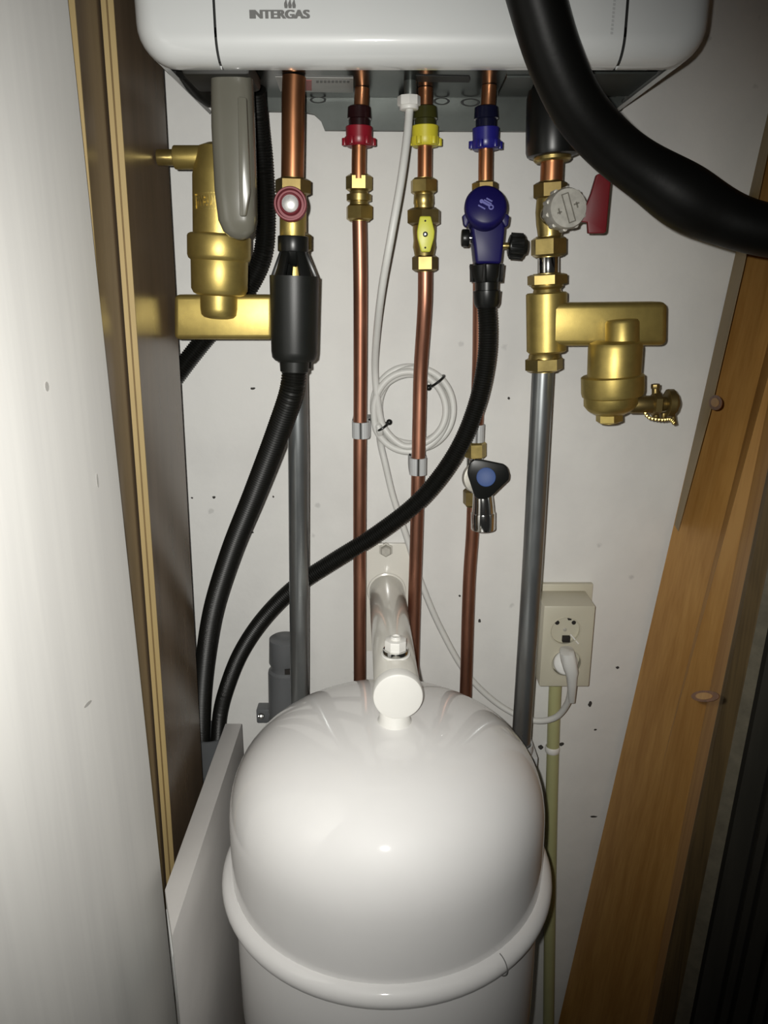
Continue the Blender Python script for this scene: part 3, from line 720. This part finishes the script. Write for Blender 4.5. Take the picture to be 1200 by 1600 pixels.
# ================================================================== blue inlet valve
BV = thing('inlet_valve', at(759, 413, 0.80), 'blue cold water inlet valve with a round lid and black knob', 'valve')
Dv = 0.80; m_ = mpp(350, Dv)
b = NB(); nut(b, 757.5, 284, 304, 39, 0.835 - 0.015, rot=R(0)); obj('nut', b, 'brass_dull', BV)
b = NB(); cast_body(b, [(735, 345), (783, 345), (786, 356), (783, 385), (780, 413), (741, 413), (738, 385), (734, 356)], Dv, 0.016, 0.003); obj('body', b, 'blue_valve', BV)
ax = Vector((-0.02, -0.93, 0.30)).normalized()
c0 = at(757.5, 329, Dv - 0.014); r_ = 33 * mpp(328, 0.785)
b = NB(); lathe(b, c0 - ax * 0.022, c0 + ax * 0.014, [(0, r_ * .8), (0.012, r_ * .92), (0.026, r_ * .96), (0.0265, r_ * 1.0), (0.031, r_ * 1.0), (0.034, r_ * .93), (0.036, r_ * .80)], 40); LID = obj('lid', b, 'blue_valve', BV)
xx = Vector((1, 0, 0)); yy = ax.cross(xx).normalized() * -1
if yy.z < 0: yy = -yy
xx = yy.cross(ax).normalized()
if xx.x < 0: xx = -xx
fc = c0 + ax * 0.0141
b = NB(); k_ = R(-30); ux = xx * math.cos(k_) + yy * math.sin(k_); uy = -xx * math.sin(k_) + yy * math.cos(k_); q_ = m_
for (x0, y0, hw, hh) in ((0.5, 7.8, 5, 1.1), (0, 3.8, 6.5, 1.1), (-0.5, 0.2, 6.5, 1.7), (-4, -7.4, 6, 1.0)):
    prism(b, [fc + ux * (x0 - hw) * q_ + uy * (y0 - hh) * q_, fc + ux * (x0 + hw) * q_ + uy * (y0 - hh) * q_, fc + ux * (x0 + hw) * q_ + uy * (y0 + hh) * q_, fc + ux * (x0 - hw) * q_ + uy * (y0 + hh) * q_], ax * 0.0004)
torus(b, fc + ux * 8.2 * q_ - uy * 0.2 * q_, ax, 3.1 * q_, 1.1 * q_, 20, 6, 0.4)
torus(b, fc - ux * 8.6 * q_ + uy * 0.6 * q_, ax, 1.7 * q_, 1.5 * q_, 16, 6, 0.4)
obj('embossed_mark', b, 'blue_print', LID, label='small pale blue embossed marking', flat=True)
for s, xs in ((-1, (733, 729, 722, 724, 728, 733)), (1, (781, 786, 795, 793, 789, 782))):
    b = NB(); cast_body(b, list(zip(xs, (326, 332, 338, 352, 356, 345))), 0.785, 0.005, 0.001); obj('ear', b, 'blue_valve', BV)
b = NB(); rod(b, at(721, 372, Dv), at(733, 372, Dv), 13.5 * m_, 24, bev=0.0015); obj('check_plug', b, 'black_plastic', BV, label='black round plug on the left')
b = NB(); rod(b, at(731, 372, Dv), at(740, 372, Dv), 8 * m_, 20); obj('stub', b, 'chrome', BV)
b = NB(); rod(b, at(780, 384, Dv), at(800, 384, Dv), 5 * m_, 20); obj('spindle', b, 'brass', BV)
b = NB(); p0, p1 = at(794, 384, Dv), at(824, 386, Dv); L = (p1 - p0).length
lathe(b, p0, p1, [(0, 12 * m_), (0.001, 16.5 * m_), (L * .72, 18.5 * m_), (L * .80, 17 * m_), (L * .84, 12.5 * m_), (L * .97, 11 * m_), (L, 8 * m_)], 32)
dn = (p1 - p0).normalized(); x_, y_ = frame_of(dn)
for k in range(12):
    a = k * PI / 6; c_ = (x_ * math.cos(a) + y_ * math.sin(a)) * 17.6 * m_
    rod(b, p0 + dn * 0.002 + c_, p0 + dn * L * 0.74 + c_, 0.0016, 8)
obj('knob', b, 'black_plastic', BV, label='black ribbed knob')
T = thing('drain_hose', at(340, 1165, 0.888), 'thin black corrugated hose curving from the blue valve behind the left steel pipe', 'hose')
b = NB(); lathe_px(b, 760.5, Dv, [(412, 46), (414, 54), (432, 51), (440, 44), (441, 37), (453, 36), (454, 43), (455, 43), (474, 40), (480, 34), (481, 28)], 32)
for k in range(6):
    a = k * PI / 3 + 0.26; p = at(760.5, 426, Dv); rr = 24.5 * mpp(426, Dv)
    rod(b, p + Vector((math.cos(a) * rr, math.sin(a) * rr, 0.008)), p + Vector((math.cos(a) * rr * .95, math.sin(a) * rr * .95, -0.009)), 0.0026, 8)
obj('hose_nut', b, 'black_plastic', T)
b = NB(); corrugated(b, [at(760, 476, 0.80), at(762, 510, 0.802), at(760, 560, 0.808), at(745, 632, 0.817), at(714, 705, 0.824), at(660, 777, 0.828), at(590, 833, 0.834), at(520, 877, 0.839), at(462, 916, 0.843), at(412, 966, 0.850), at(376, 1020, 0.861), at(354, 1075, 0.873), at(344, 1115, 0.885), at(340, 1160, 0.890)], 0.0098, pitch=0.0026)
obj('hose', b, 'black_rubber', T)
b = NB(); sweep(b, smooth_path([at(750, 405, 0.855), at(750, 440, 0.862), at(749.5, 500, 0.868), at(748.5, 570, 0.872), at(744.5, 665, 0.872), at(742, 720, 0.872), at(740, 780, 0.872), at(738, 835, 0.872), at(733.5, 900, 0.872), at(727.5, 1090, 0.872), at(722, 1280, 0.872)], 0.012), 0.0078, 24)
obj('copper_pipe', b, 'copper', label='thin copper pipe on the right behind the black hose and through the tap', cat='pipe')

# tap
TP = thing('drain_tap', at(742, 790, 0.86), 'chrome drain tap with black triangular knob and blue disc', 'tap')
b = NB(); nut(b, 743, 690, 716, 33, 0.872, rot=R(0)); obj('nut', b, 'brass', TP)
b = NB(); nut(b, 739.5, 764, 790, 32, 0.872, rot=R(20)); obj('nut', b, 'brass_dull', TP)
b = NB(); fit(b, 742, 714, 768, 26, 0.870); rod(b, at(742, 742, 0.868), at(755, 745, 0.822), 15 * mpp(742, 0.85)); obj('body', b, 'chrome', TP)
b = NB(); p0, p1 = at(744, 746, 0.850), at(748, 747, 0.842); rod(b, p0, p1, 24 * mpp(745, 0.85), 32, bev=0.001); obj('rosette', b, 'nickel', TP)
b = NB(); sweep(b, smooth_path([at(752, 748, 0.842), at(754, 770, 0.832), at(755, 790, 0.830), at(755, 803, 0.830)], 0.004), lambda i, f: (13 + 5 * f) * mpp(780, 0.83), 24)
fit(b, 755, 800, 827, 38, 0.830, 32, bev=0.001); obj('spout', b, 'chrome', TP)
b = NB(); kp = [(734, 722), (741, 717), (755, 718), (789, 725), (794, 731), (797, 742), (796, 750), (768, 777), (760, 781), (747, 781), (741, 776), (730, 742), (730, 735)]
front = ppoly(kp, 0.800); cen = sum(front, Vector()) / len(front)
back = [cen + (p - cen) * 0.82 + Vector((0, 0.016, 0)) for p in front]
b2 = NB(); va = [b2.verts.new(p) for p in front]; vb = [b2.verts.new(p) for p in back]
b2.faces.new(va[::-1]); b2.faces.new(vb)
for k in range(len(va)): b2.faces.new((va[k], va[(k + 1) % len(va)], vb[(k + 1) % len(va)], vb[k]))
bmesh.ops.recalc_face_normals(b2, faces=b2.faces[:]); bmesh.ops.bevel(b2, geom=b2.edges[:], offset=0.0026, segments=3, profile=0.5, affect='EDGES', clamp_overlap=True); merge(b, b2)
KN = obj('knob', b, 'black_plastic', TP, label='black three-lobed knob')
b = NB(); rod(b, at(759.5, 745.5, 0.801), at(759.5, 745.5, 0.7955), 15 * mpp(745, 0.80), 32, bev=0.0006); obj('disc', b, 'blue_disc', KN, label='round blue disc')

# ================================================================== right 22 mm line
T = thing('pipe_connector', at(863, 290, 0.80), 'large black boiler connection with brass ring and copper stub on the right', 'connector')
b = NB(); lathe_px(b, 863.5, 0.80, [(140, 74), (152, 80), (200, 83), (236, 84), (243, 80), (245, 70)], 36); obj('sleeve', b, 'black_plastic', T)
b = NB(); lathe_px(b, 863, 0.80, [(230, 56), (240, 58), (250, 58), (253, 52)], 32); obj('ring', b, 'brass', T)
b = NB(); sweep(b, [at(863, 244, 0.80), at(862, 270, 0.80), at(861, 294, 0.80)], 17.6 * mpp(270, 0.80), 28); obj('pipe_stub', b, 'copper_bright', T)
RV = thing('ball_valve', at(857, 402, 0.80), 'brass ball valve with round nickel face and red handle', 'valve')
b = NB(); nut(b, 860, 284, 311, 51, 0.80, rot=R(4)); obj('nut', b, 'brass_dull', RV)
b = NB(); lathe_px(b, 859, 0.80, [(308, 40), (318, 42), (330, 44), (350, 42), (360, 39), (372, 36), (376, 37)], 32); obj('body', b, 'brass', RV)
b = NB(); nut(b, 857, 370, 401, 54, 0.80, rot=R(26)); obj('nut', b, 'brass', RV)
axv = (at(886, 326, 0.755) - at(860, 336, 0.80)); p0 = at(862, 335, 0.80); p1 = p0 + axv.normalized() * 0.046; r_ = 30 * mpp(327, 0.765)
b = NB(); L = 0.046; lathe(b, p0, p1, [(0, r_ * .75), (L * .3, r_ * .80), (L * .55, r_ * .86)], 36); obj('valve_neck', b, 'chrome', RV)
b = NB(); lathe(b, p0, p1, [(L * .52, r_ * .80), (L * .55, r_ * .98), (L * .57, r_ * 1.0), (L * .92, r_ * 1.02), (L, r_ * .95), (L, r_ * .90)], 36)
for k in range(10):
    a = 2 * PI * k / 10; x_, y_ = frame_of(axv); cc = p0 + axv.normalized() * L * .62 + (x_ * math.cos(a) + y_ * math.sin(a)) * r_ * 1.0
    rod(b, cc, cc + axv.normalized() * L * .26, 0.0022, 8)
FACE = obj('face_cap', b, 'nickel', RV, label='round nickel cap with embossed marks')
b = NB(); an = axv.normalized(); gx = Vector((0.30, 0.22, -0.93)); gx = (gx - an * gx.dot(an)).normalized(); gy = an.cross(gx)
for (x0, x1, y0, y1) in ((-.68, .68, .14, .20), (-.68, .68, -.20, -.14), (-.74, -.68, -.20, .20), (.68, .74, -.20, .20), (-.15, .15, .42, .50), (-.15, .15, -.56, -.48), (-.1, -.02, .3, .6), (.02, .1, -.64, -.4)):
    prism(b, [p1 + gx * x0 * r_ + gy * y0 * r_, p1 + gx * x1 * r_ + gy * y0 * r_, p1 + gx * x1 * r_ + gy * y1 * r_, p1 + gx * x0 * r_ + gy * y1 * r_], an * 0.0005)
obj('embossed_mark', b, 'nickel_dark', FACE, flat=True)
b = NB(); cast_body(b, [(931, 274), (934, 272), (951, 273), (954, 275), (946, 362), (943, 365), (918, 365), (917, 348), (905, 347), (908, 334), (916, 318), (922, 304)], 0.768, 0.0032, 0.0010); obj('handle', b, 'red_handle', RV, label='red lever handle')
b = NB(); rod(b, p0 + an * 0.03, at(912, 338, 0.768), 0.0055, 16); obj('spindle', b, 'brass_dull', RV)
b = NB(); fit(b, 856.5, 394, 436, 33, 0.80, 28, bev=0.0005); obj('steel_pipe', b, 'chrome', label='short shiny steel pipe between ball valve and dirt separator', cat='pipe')
DS = thing('dirt_separator', at(855, 582, 0.80), 'brass dirt separator with downward chamber and small drain cock on the right', 'separator')
b = NB(); nut(b, 855, 428, 446, 60, 0.80, rot=R(20)); lathe_px(b, 855, 0.80, [(444, 48), (448, 50), (452, 42), (460, 46)], 30); obj('nut', b, 'brass', DS)
b = NB(); lathe_px(b, 854, 0.80, [(457, 58), (459, 63), (548, 62), (551, 56)], 36); obj('pipe_sleeve', b, 'brass_cast', DS)
b = NB(); cast_body(b, [(842, 473), (1034, 471), (1033, 538), (842, 539)], 0.80, 0.0195, 0.006); obj('manifold', b, 'brass_cast', DS)
b = NB(); nut(b, 850, 558, 580, 57, 0.80, rot=R(0)); lathe_px(b, 850.5, 0.80, [(549, 42), (554, 48), (560, 50)], 30); obj('nut', b, 'brass', DS)
Dd = 0.773
b = NB(); lathe_px(b, 972, Dd, [(499, 30), (500, 46), (504, 51), (560, 52)], 36); obj('chamber_top', b, 'brass_cast', DS)
b = NB(); lathe_px(b, 962, Dd, [(532, 60), (536, 78), (542, 83), (592, 82)], 40, px2=959); obj('chamber', b, 'brass_cast', DS)
b = NB(); lathe_px(b, 957, Dd, [(586, 90), (588, 96), (612, 96), (618, 93), (620, 86)], 40); obj('collar', b, 'brass_cast', DS)
b = NB(); lathe_px(b, 954, Dd, [(617, 82), (632, 82), (640, 70), (647, 46)], 36); obj('lower_cup', b, 'brass_cast', DS)
b = NB(); nut(b, 952, 644, 660, 40, Dd, rot=R(26)); obj('plug', b, 'brass_cast', DS)
b = NB(); mm = mpp(632, Dd)
rod(b, at(985, 632, Dd), at(1020, 632, Dd), 14 * mm, 24, bev=0.001); rod(b, at(1012, 631, Dd), at(1040, 631, Dd), 11 * mm, 20)
rod(b, at(1024, 630, Dd), at(1024, 603, Dd), 5.5 * mm, 14); rod(b, at(1024, 607, Dd), at(1024, 600, Dd), 7 * mm, 8)
lathe(b, at(1017, 631, Dd), at(1031, 631, Dd), [(0, 15 * mm), (0.002, 20 * mm), (0.008, 20 * mm), (0.010, 15 * mm)], 6)
rod(b, at(1025, 645, Dd), at(1025, 654, Dd), 5 * mm, 10); rod(b, at(1037, 645, Dd), at(1037, 656, Dd), 4.5 * mm, 10); rod(b, at(1050, 640, Dd), at(1054, 663, Dd), 3.5 * mm, 8)
DC = obj('drain_cock', b, 'brass_dull', DS)
b = NB(); p0, p1 = at(1040, 630, Dd), at(1060, 630, Dd); L = (p1 - p0).length; lathe(b, p0, p1, [(0, 19 * mm), (L * .1, 22 * mm), (L * .55, 22 * mm), (L * .62, 17 * mm), (L * .8, 16 * mm), (L * .82, 9 * mm), (L, 8 * mm)], 14); obj('cock_cap', b, 'brass_dull', DC)
b = NB(); pts = [at(1006, 642, Dd - .004), at(1013, 652, Dd - .010), at(1024, 655, Dd - .013), at(1036, 656, Dd - .014), at(1046, 655, Dd - .010), at(1053, 661, Dd - .004)]
pp = resample(smooth_path(pts, 0.001), 0.0032)
for k, p in enumerate(pp):
    bmesh.ops.create_icosphere(b, subdivisions=1, radius=0.0021, matrix=Matrix.Translation(p))
obj('chain', b, 'brass', DC, label='small bead chain')
b = NB(); sweep(b, smooth_path([at(848.5, 574, 0.80), at(842, 700, 0.80), at(832, 880, 0.80), at(816, 1130, 0.80), at(806, 1300, 0.80)], 0.03), 16.4 * mpp(700, 0.80), 28)
obj('steel_pipe', b, 'steel_pipe', label='grey steel pipe on the right going down behind the tank', cat='pipe')
b = NB(); c = at(829, 1172, 0.835); torus(b, at(814, 1168, 0.80), Vector((0, 0, 1)), 0.0128, 0.0016, 24, 6, 4.0); box(b, (c.x - 0.004, c.y - 0.025, c.z - 0.008), (c.x + 0.004, -0.001, c.z + 0.006), bev=0.001)
obj('pipe_clip', b, 'clip_grey', label='small clip holding the right steel pipe near the yellow conduit', cat='clip')

# ================================================================== tank and bracket
DT = 0.668; TX = 0.0030; RING = 0.8755
TK = thing('expansion_tank', (TX, DT - 0.915, 0.64), 'large white domed expansion tank in the lower middle', 'tank')
def vlathe(b, prof, n=72):
    p0 = Vector((TX, DT - 0.915, 0)); rings = []
    for r_, z_ in prof: rings.append([b.verts.new(p0 + Vector((r_ * math.cos(2 * PI * k / n), r_ * math.sin(2 * PI * k / n), z_))) for k in range(n)])
    for a, c_ in zip(rings, rings[1:]):
        for k in range(n): b.faces.new((a[k], a[(k + 1) % n], c_[(k + 1) % n], c_[k]))
    b.faces.new(rings[0][::-1]); b.faces.new(rings[-1])
RB = 0.1580
prof = [(RB, RING - 0.002), (RB, RING + 0.03)]
H0, H1 = 0.060, 0.111
for k in range(0, 25):
    a = PI / 2 * k / 24; e = 2 / 2.6
    prof.append((max(RB * math.cos(a) ** e, 0.0005), RING + H0 + H1 * math.sin(a) ** e))
TANKTOP = RING + H0 + H1
b = NB(); vlathe(b, prof); obj('dome', b, 'enamel', TK, sharp=50)
b = NB(); prof = [(RB, RING - 0.012)]
rb = 0.0112
for k in range(0, 17): a = -PI / 2 + PI * k / 16; prof.append((RB - 0.0005 + 0.0115 * math.cos(a), RING - 0.001 + rb * math.sin(a)))
prof.append((RB - 0.002, RING + rb - 0.001)); b = NB(); vlathe(b, prof, 90); SR = obj('seam_ring', b, 'enamel', TK, sharp=60)
b = NB(); a0 = R(-52); d0 = Vector((math.cos(a0), math.sin(a0), 0)); t0 = Vector((-d0.y, d0.x, 0)); cc = Vector((TX, DT - 0.915, RING - 0.001)) + d0 * (RB + 0.001)
pts = [cc + d0 * 0.01175 * math.cos(k) + Vector((0, 0, 0.01165 * math.sin(k))) for k in [-1.4 + 2.8 * i / 12 for i in range(13)]]
sweep(b, pts, 0.0005, 6); obj('ring_joint', b, 'ink_grey', SR)
prof = []
for k in range(0, 13):
    a = PI / 2 * k / 12; e = 2 / 2.6; prof.append((max(RB * 0.99 * math.sin(a) ** e, 0.0005), RING - 0.15 - 0.085 * math.cos(a) ** e))
prof += [(RB * 0.99, RING - 0.012), (RB * 0.98, RING - 0.006)]
b = NB(); vlathe(b, prof); obj('lower_shell', b, 'enamel', TK, sharp=50)
BR = thing('tank_bracket', (TX, -0.005, 1.08), 'cream metal wall bracket tube with white end cap and vent carrying the tank', 'bracket')
ZB = 1.0805
w0, w1 = Vector((at(604, 921, 0.91).x, -0.006, ZB)), Vector((at(622, 1085, 0.645).x, 0.645 - 0.915, ZB))
b = NB(); L = (w1 - w0).length; d = (w1 - w0) / L; rod(b, w0, w1 - d * 0.004, 0.0222, 40, bev=0.0004); torus(b, w0 + d * 0.002, d, 0.0222, 0.0025, 40, 8); obj('arm_tube', b, 'cream_metal', BR)
b = NB(); lathe(b, w1 - d * 0.012, w1 + d * 0.002, [(0, 0.0226), (0.001, 0.0238), (0.011, 0.0240), (0.013, 0.0232), (0.014, 0.021)], 44); obj('end_cap', b, 'white_plastic', BR, label='round white plastic end cap')
b = NB(); pA, pB = at(567, 849, 0.9105), at(641, 849, 0.9105); box(b, (pA.x, -0.006, ZB - 0.085), (pB.x, -0.0002, pA.z), bev=0.0008); obj('wall_plate', b, 'cream_metal', BR)
b = NB(); pc = at(603, 860, 0.906); lathe(b, pc + Vector((0, 0.004, 0)), pc - Vector((0, 0.006, 0)), [(0, 0.0095), (0.0025, 0.0095), (0.0027, 0.0072), (0.009, 0.0070), (0.010, 0.0058)], 6); obj('bolt', b, 'nickel', BR, label='hexagon bolt')
vt = w0.lerp(w1, ((0.690 - 0.915) - w0.y) / (w1.y - w0.y)); vz = ZB + 0.0210
b = NB(); rod(b, Vector((vt.x, vt.y, vz - 0.002)), Vector((vt.x, vt.y, vz + 0.006)), 0.0128, 30, bev=0.0008); VS = obj('vent_base', b, 'chrome', BR, label='chrome vent seat')
b = NB(); torus(b, Vector((vt.x, vt.y, vz + 0.0004)), Vector((0, 0, 1)), 0.0136, 0.0012, 30, 8); obj('vent_washer', b, 'white_plastic', BR)
b = NB(); rod(b, Vector((vt.x, vt.y, vz + 0.006)), Vector((vt.x, vt.y, vz + 0.0165)), 0.0112, 8, bev=0.001, rot=0.3); rod(b, Vector((vt.x, vt.y, vz + 0.0165)), Vector((vt.x, vt.y, vz + 0.0185)), 0.0055, 16); torus(b, Vector((vt.x, vt.y, vz + 0.0188)), Vector((0, 0, 1)), 0.0040, 0.0010, 20, 6); obj('vent_cap', b, 'white_plastic', BR, label='white vent cap')
nk = Vector((w1.x - 0.003, w1.y + 0.014, 0))
b = NB(); lathe(b, Vector((nk.x, nk.y, TANKTOP - 0.003)), Vector((nk.x, nk.y, ZB - 0.012)), [(0, 0.0165), (0.004, 0.0165), (0.006, 0.0150), (0.05, 0.0150)][:3] + [((ZB - 0.012) - (TANKTOP - 0.003), 0.0150)], 36); obj('neck', b, 'white_plastic', BR)

# ================================================================== power cable with coil
PC = thing('power_cable', at(643, 638, 0.90), 'white power cable with tied coil and angled plug', 'cable')
pts = [at(640, 168, 0.82), at(637, 205, 0.815), at(627, 280, 0.805), at(611, 370, 0.800), at(597, 450, 0.82), at(588, 530, 0.86), at(586, 580, 0.884), at(590, 625, 0.888), at(600, 668, 0.890)]
n_, loops = 22, 4
cx, cy = 643, 639
for k in range(n_ * loops + 1):
    th_ = R(152) - 2 * PI * k / n_          # screen angle, counter-clockwise on the picture
    f = k / n_
    rx = 62 - 9 * (0.5 - 0.5 * math.cos(2 * PI * f * 0.80 + 0.4)); ry = 67 - 13 * (0.5 - 0.5 * math.cos(2 * PI * f * 0.74 + 1.2))
    off = (0, -2.5, 3.5, -1)[int(f) % 4]
    if k >= 3: pts.append(at(cx + off + rx * math.cos(th_), cy + ry * math.sin(th_), 0.891 + 0.0050 * ((f % 4) - 1.5)))
pts += [at(594, 690, 0.896), at(602, 725, 0.896), at(614, 775, 0.897), at(634, 835, 0.898), at(658, 910, 0.899), at(690, 985, 0.899), at(735, 1060, 0.898), at(790, 1108, 0.894), at(835, 1126, 0.884), at(866, 1122, 0.872), at(886, 1100, 0.856), at(893, 1070, 0.838)]
b = NB(); sweep(b, resample(smooth_path(pts, 0.004), 0.0045), 0.0040, 12); obj('cord', b, 'cable_white', PC)
for (x0, y0, x1, y1) in ((694, 587, 672, 604), (588, 673, 606, 661)):
    b = NB(); mid = at((x0 + x1) / 2, (y0 + y1) / 2, 0.891); a_, b_ = at(x0, y0, 0.891), at(x1, y1, 0.891); u = (b_ - a_)
    ln = u.length / 2; u.normalize(); v = Vector((0, 1, 0)); loop = [mid + u * ln * math.cos(t) + v * 0.0115 * math.sin(t) for t in [2 * PI * k / 20 for k in range(21)]]
    sweep(b, loop, 0.0015, 8, caps=False); bmesh.ops.create_icosphere(b, subdivisions=2, radius=0.0036, matrix=Matrix.Translation(b_ + u * 0.002)); obj('cable_tie', b, 'black_plastic', PC, label='black wire tie')
# plug
DP = 0.853
b = NB(); rod(b, at(883, 1036, 0.866), at(884, 1036, 0.846), 18.5 * mpp(1036, 0.855), 32, bev=0.002)
b2 = NB(); rings = []
for (px, py, D_, hw, hd) in ((886, 1014, 0.842, 10, 0.008), (886, 1019, 0.838, 11.5, 0.010), (889, 1035, 0.836, 12, 0.0105), (892, 1048, 0.836, 11, 0.010), (893, 1056, 0.836, 8.5, 0.008), (893.5, 1072, 0.837, 7, 0.006), (893, 1096, 0.849, 5, 0.0045)):
    c = at(px, py, D_); m_ = mpp(py, D_)
    rings.append([b2.verts.new(c + Vector((hw * m_ * math.copysign(abs(math.cos(a)) ** .7, math.cos(a)), hd * math.copysign(abs(math.sin(a)) ** .7, math.sin(a)), 0))) for a in [2 * PI * k / 20 for k in range(20)]])
for r0, r1 in zip(rings, rings[1:]):
    for k in range(20): b2.faces.new((r0[k], r0[(k + 1) % 20], r1[(k + 1) % 20], r1[k]))
b2.faces.new(rings[0]); b2.faces.new(rings[-1]); merge(b, b2)
obj('plug', b, 'cable_white', PC, label='white angled plug', sharp=55)

# ---- wall socket
SK = thing('wall_socket', at(885, 1073, 0.88), 'beige surface mounted double wall socket holding the white plug', 'socket')
DS_ = 0.857
pa, pb = at(843, 912, 0.908), at(927, 912, 0.908); b = NB(); box(b, (pa.x, -0.0085, at(880, 1035, 0.905).z), (pb.x, -0.0002, pa.z), bev=0.0015); obj('back_plate', b, 'socket_beige', SK)
l_, r_ = at(847, 1000, DS_).x, at(926.5, 1000, DS_).x; zt_, zb_ = at(880, 947, DS_).z, at(880, 1073, DS_).z
hb = NB(); box(hb, (l_, DS_ - 0.915, zb_), (r_, -0.008, zt_), bev=0.0018)
me = bpy.data.meshes.new('housing'); hb.to_mesh(me); hb.free(); ho = bpy.data.objects.new('tmp_housing', me); COL.objects.link(ho)
outs = [(883.5, 986), (885, 1036)]; cutters = []
cb = NB()
for px, py in outs:
    c = at(px, py, DS_); rod(cb, c - Vector((0, 0.01, 0)), c + Vector((0, 0.006 if py < 1000 else 0.011, 0)), 23 * mpp(py, DS_), 40, bev=0.0)
mec = bpy.data.meshes.new('cut'); cb.to_mesh(mec); cb.free(); co = bpy.data.objects.new('tmp_cut', mec); COL.objects.link(co)
md = ho.modifiers.new('b', 'BOOLEAN'); md.operation = 'DIFFERENCE'; md.object = co; md.solver = 'EXACT'
dg = bpy.context.evaluated_depsgraph_get(); dg.update(); m2 = bpy.data.meshes.new_from_object(ho.evaluated_get(dg))
hb = NB(); hb.from_mesh(m2); bpy.data.objects.remove(ho); bpy.data.objects.remove(co); bpy.data.meshes.remove(m2)
HS = obj('housing', hb, 'socket_beige', SK)
for i, (px, py) in enumerate(outs):
    c = at(px, py, DS_); m_ = mpp(py, DS_)
    b = NB(); torus(b, c, Vector((0, 1, 0)), 23.2 * m_, 0.0008, 36, 6); obj('outlet_rim', b, 'socket_beige', SK)
    if i == 0:
        f_ = c + Vector((0, 0.0059, 0))
        for nm, dx, dz, rr, mt in (('pin_hole', -12, 11, 3.6, 'hole_dark'), ('pin_hole', 14, 11, 3.4, 'hole_dark'), ('centre_screw', 1, -1, 3, 'nickel')):
            b = NB(); q = f_ + Vector((dx * m_, 0, dz * m_)); rod(b, q, q - Vector((0, 0.0006, 0)), rr * m_, 16, bev=0.0001); obj(nm, b, mt, SK)
        for dx, dz, hw, hh in ((6, 20.5, 2.6, 3), (3, -15.5, 6, 5)):
            b = NB(); q = c + Vector((dx * m_, 0, dz * m_)); box(b, (q.x - hw * m_, q.y + 0.001, q.z - hh * m_), (q.x + hw * m_, q.y + 0.0057, q.z + hh * m_), bev=0.0004); obj('earth_clip', b, 'hole_dark', SK)
        b = NB(); sweep(b, [at(891, 991, DS_ + .003), at(904, 1006, DS_ - .0006)], 0.0010, 8); obj('shutter_edge', b, 'white_plastic', SK)
CD = thing('cable_conduit', at(857, 1600, 0.905), 'pale yellow-green conduit running down the wall from the socket', 'conduit')
b = NB(); p0 = at(868, 1068, 0.9055); sweep(b, smooth_path([p0, at(866, 1110, 0.9055), at(862, 1250, 0.9055), at(857, 1600, 0.9055), at(853, 1900, 0.9055)], 0.03), 0.0084, 24); obj('tube', b, 'conduit', CD)
b = NB(); c = at(863, 1170, 0.9055); torus(b, c, Vector((0, 0, 1)), 0.0089, 0.0011, 28, 8, 4.2); obj('strap', b, 'white_plastic', CD, label='white plastic strap')

# ---- grey waste pipes
b = NB(); c = Vector((-0.2285, 0.887 - 0.915, 0)); zt_ = at(335, 1143, 0.887).z
prf = [(0.0, 0.0252), (zt_ - 0.055, 0.0252), (zt_ - 0.053, 0.0268), (zt_, 0.0268), (zt_, 0.0240), (zt_ - 0.055, 0.0238), (zt_ - 0.2, 0.0236)]
rings = [[b.verts.new(c + Vector((r_ * math.cos(2 * PI * k / 36), r_ * math.sin(2 * PI * k / 36), z_))) for k in range(36)] for z_, r_ in prf]
for a_, c_ in zip(rings, rings[1:]):
    for k in range(36): b.faces.new((a_[k], a_[(k + 1) % 36], c_[(k + 1) % 36], c_[k]))
b.faces.new(rings[-1]); b.faces.new(rings[0])
obj('waste_pipe', b, 'pvc_grey', label='grey plastic waste pipe that takes both black hoses, behind the low white board', cat='pipe')
WP = thing('waste_pipe', at(444, 1200, 0.885), 'short capped grey plastic pipe behind the left steel pipe', 'pipe')
Dw = 0.880
b = NB(); lathe_px(b, 446, Dw, [(1050, 52), (1052, 52), (1300, 52)], 36, px2=448); obj('tube', b, 'pvc_grey', WP)
b = NB(); lathe_px(b, 446, Dw, [(996, 44), (998, 50), (1034, 51), (1038, 46), (1044, 46), (1047, 53), (1055, 53), (1056, 50)], 36); CPX = obj('cap', b, 'pvc_grey', WP)
b = NB(); p = at(449, 1048, Dw - 0.019); box(b, (p.x - 0.003, p.y - 0.003, p.z - 0.004), (p.x + 0.006, p.y + 0.002, p.z + 0.003)); obj('cap_slot', b, 'hole_dark', CPX)
b = NB(); p = at(410, 1118, 0.898); q = at(421, 1118, 0.898); m_ = mpp(1118, 0.898)
box(b, (p.x - 9 * m_, p.y - 0.003, p.z - 12 * m_), (q.x + 0.006, p.y + 0.0168, p.z + 12 * m_), bev=0.002); BKT = obj('fixing_lug', b, 'pvc_grey', WP)
b = NB(); rod(b, at(408, 1119, 0.896), at(408, 1119, 0.891), 5 * m_, 16); obj('screw', b, 'chrome', BKT, label='round screw head')

# ---- thick black hose in the foreground
b = NB(); path = resample(smooth_path([at(806, -130, 0.605), at(835, -10, 0.615), at(866, 90, 0.625), at(905, 170, 0.635), at(960, 232, 0.645), at(1030, 282, 0.650), at(1100, 325, 0.650), at(1165, 352, 0.645), at(1240, 366, 0.640), at(1330, 372, 0.630)], 0.004), 0.004)
def rad(i, f):
    p = path[i]; base = 0.0197
    bump = math.exp(-((p - at(1075, 300, 0.65)).length / 0.032) ** 2)
    return base + 0.0046 * bump
sweep(b, path, rad, 36)
obj('insulated_hose', b, 'black_foam', label='thick smooth black hose crossing in front of the boiler at upper right', cat='hose')
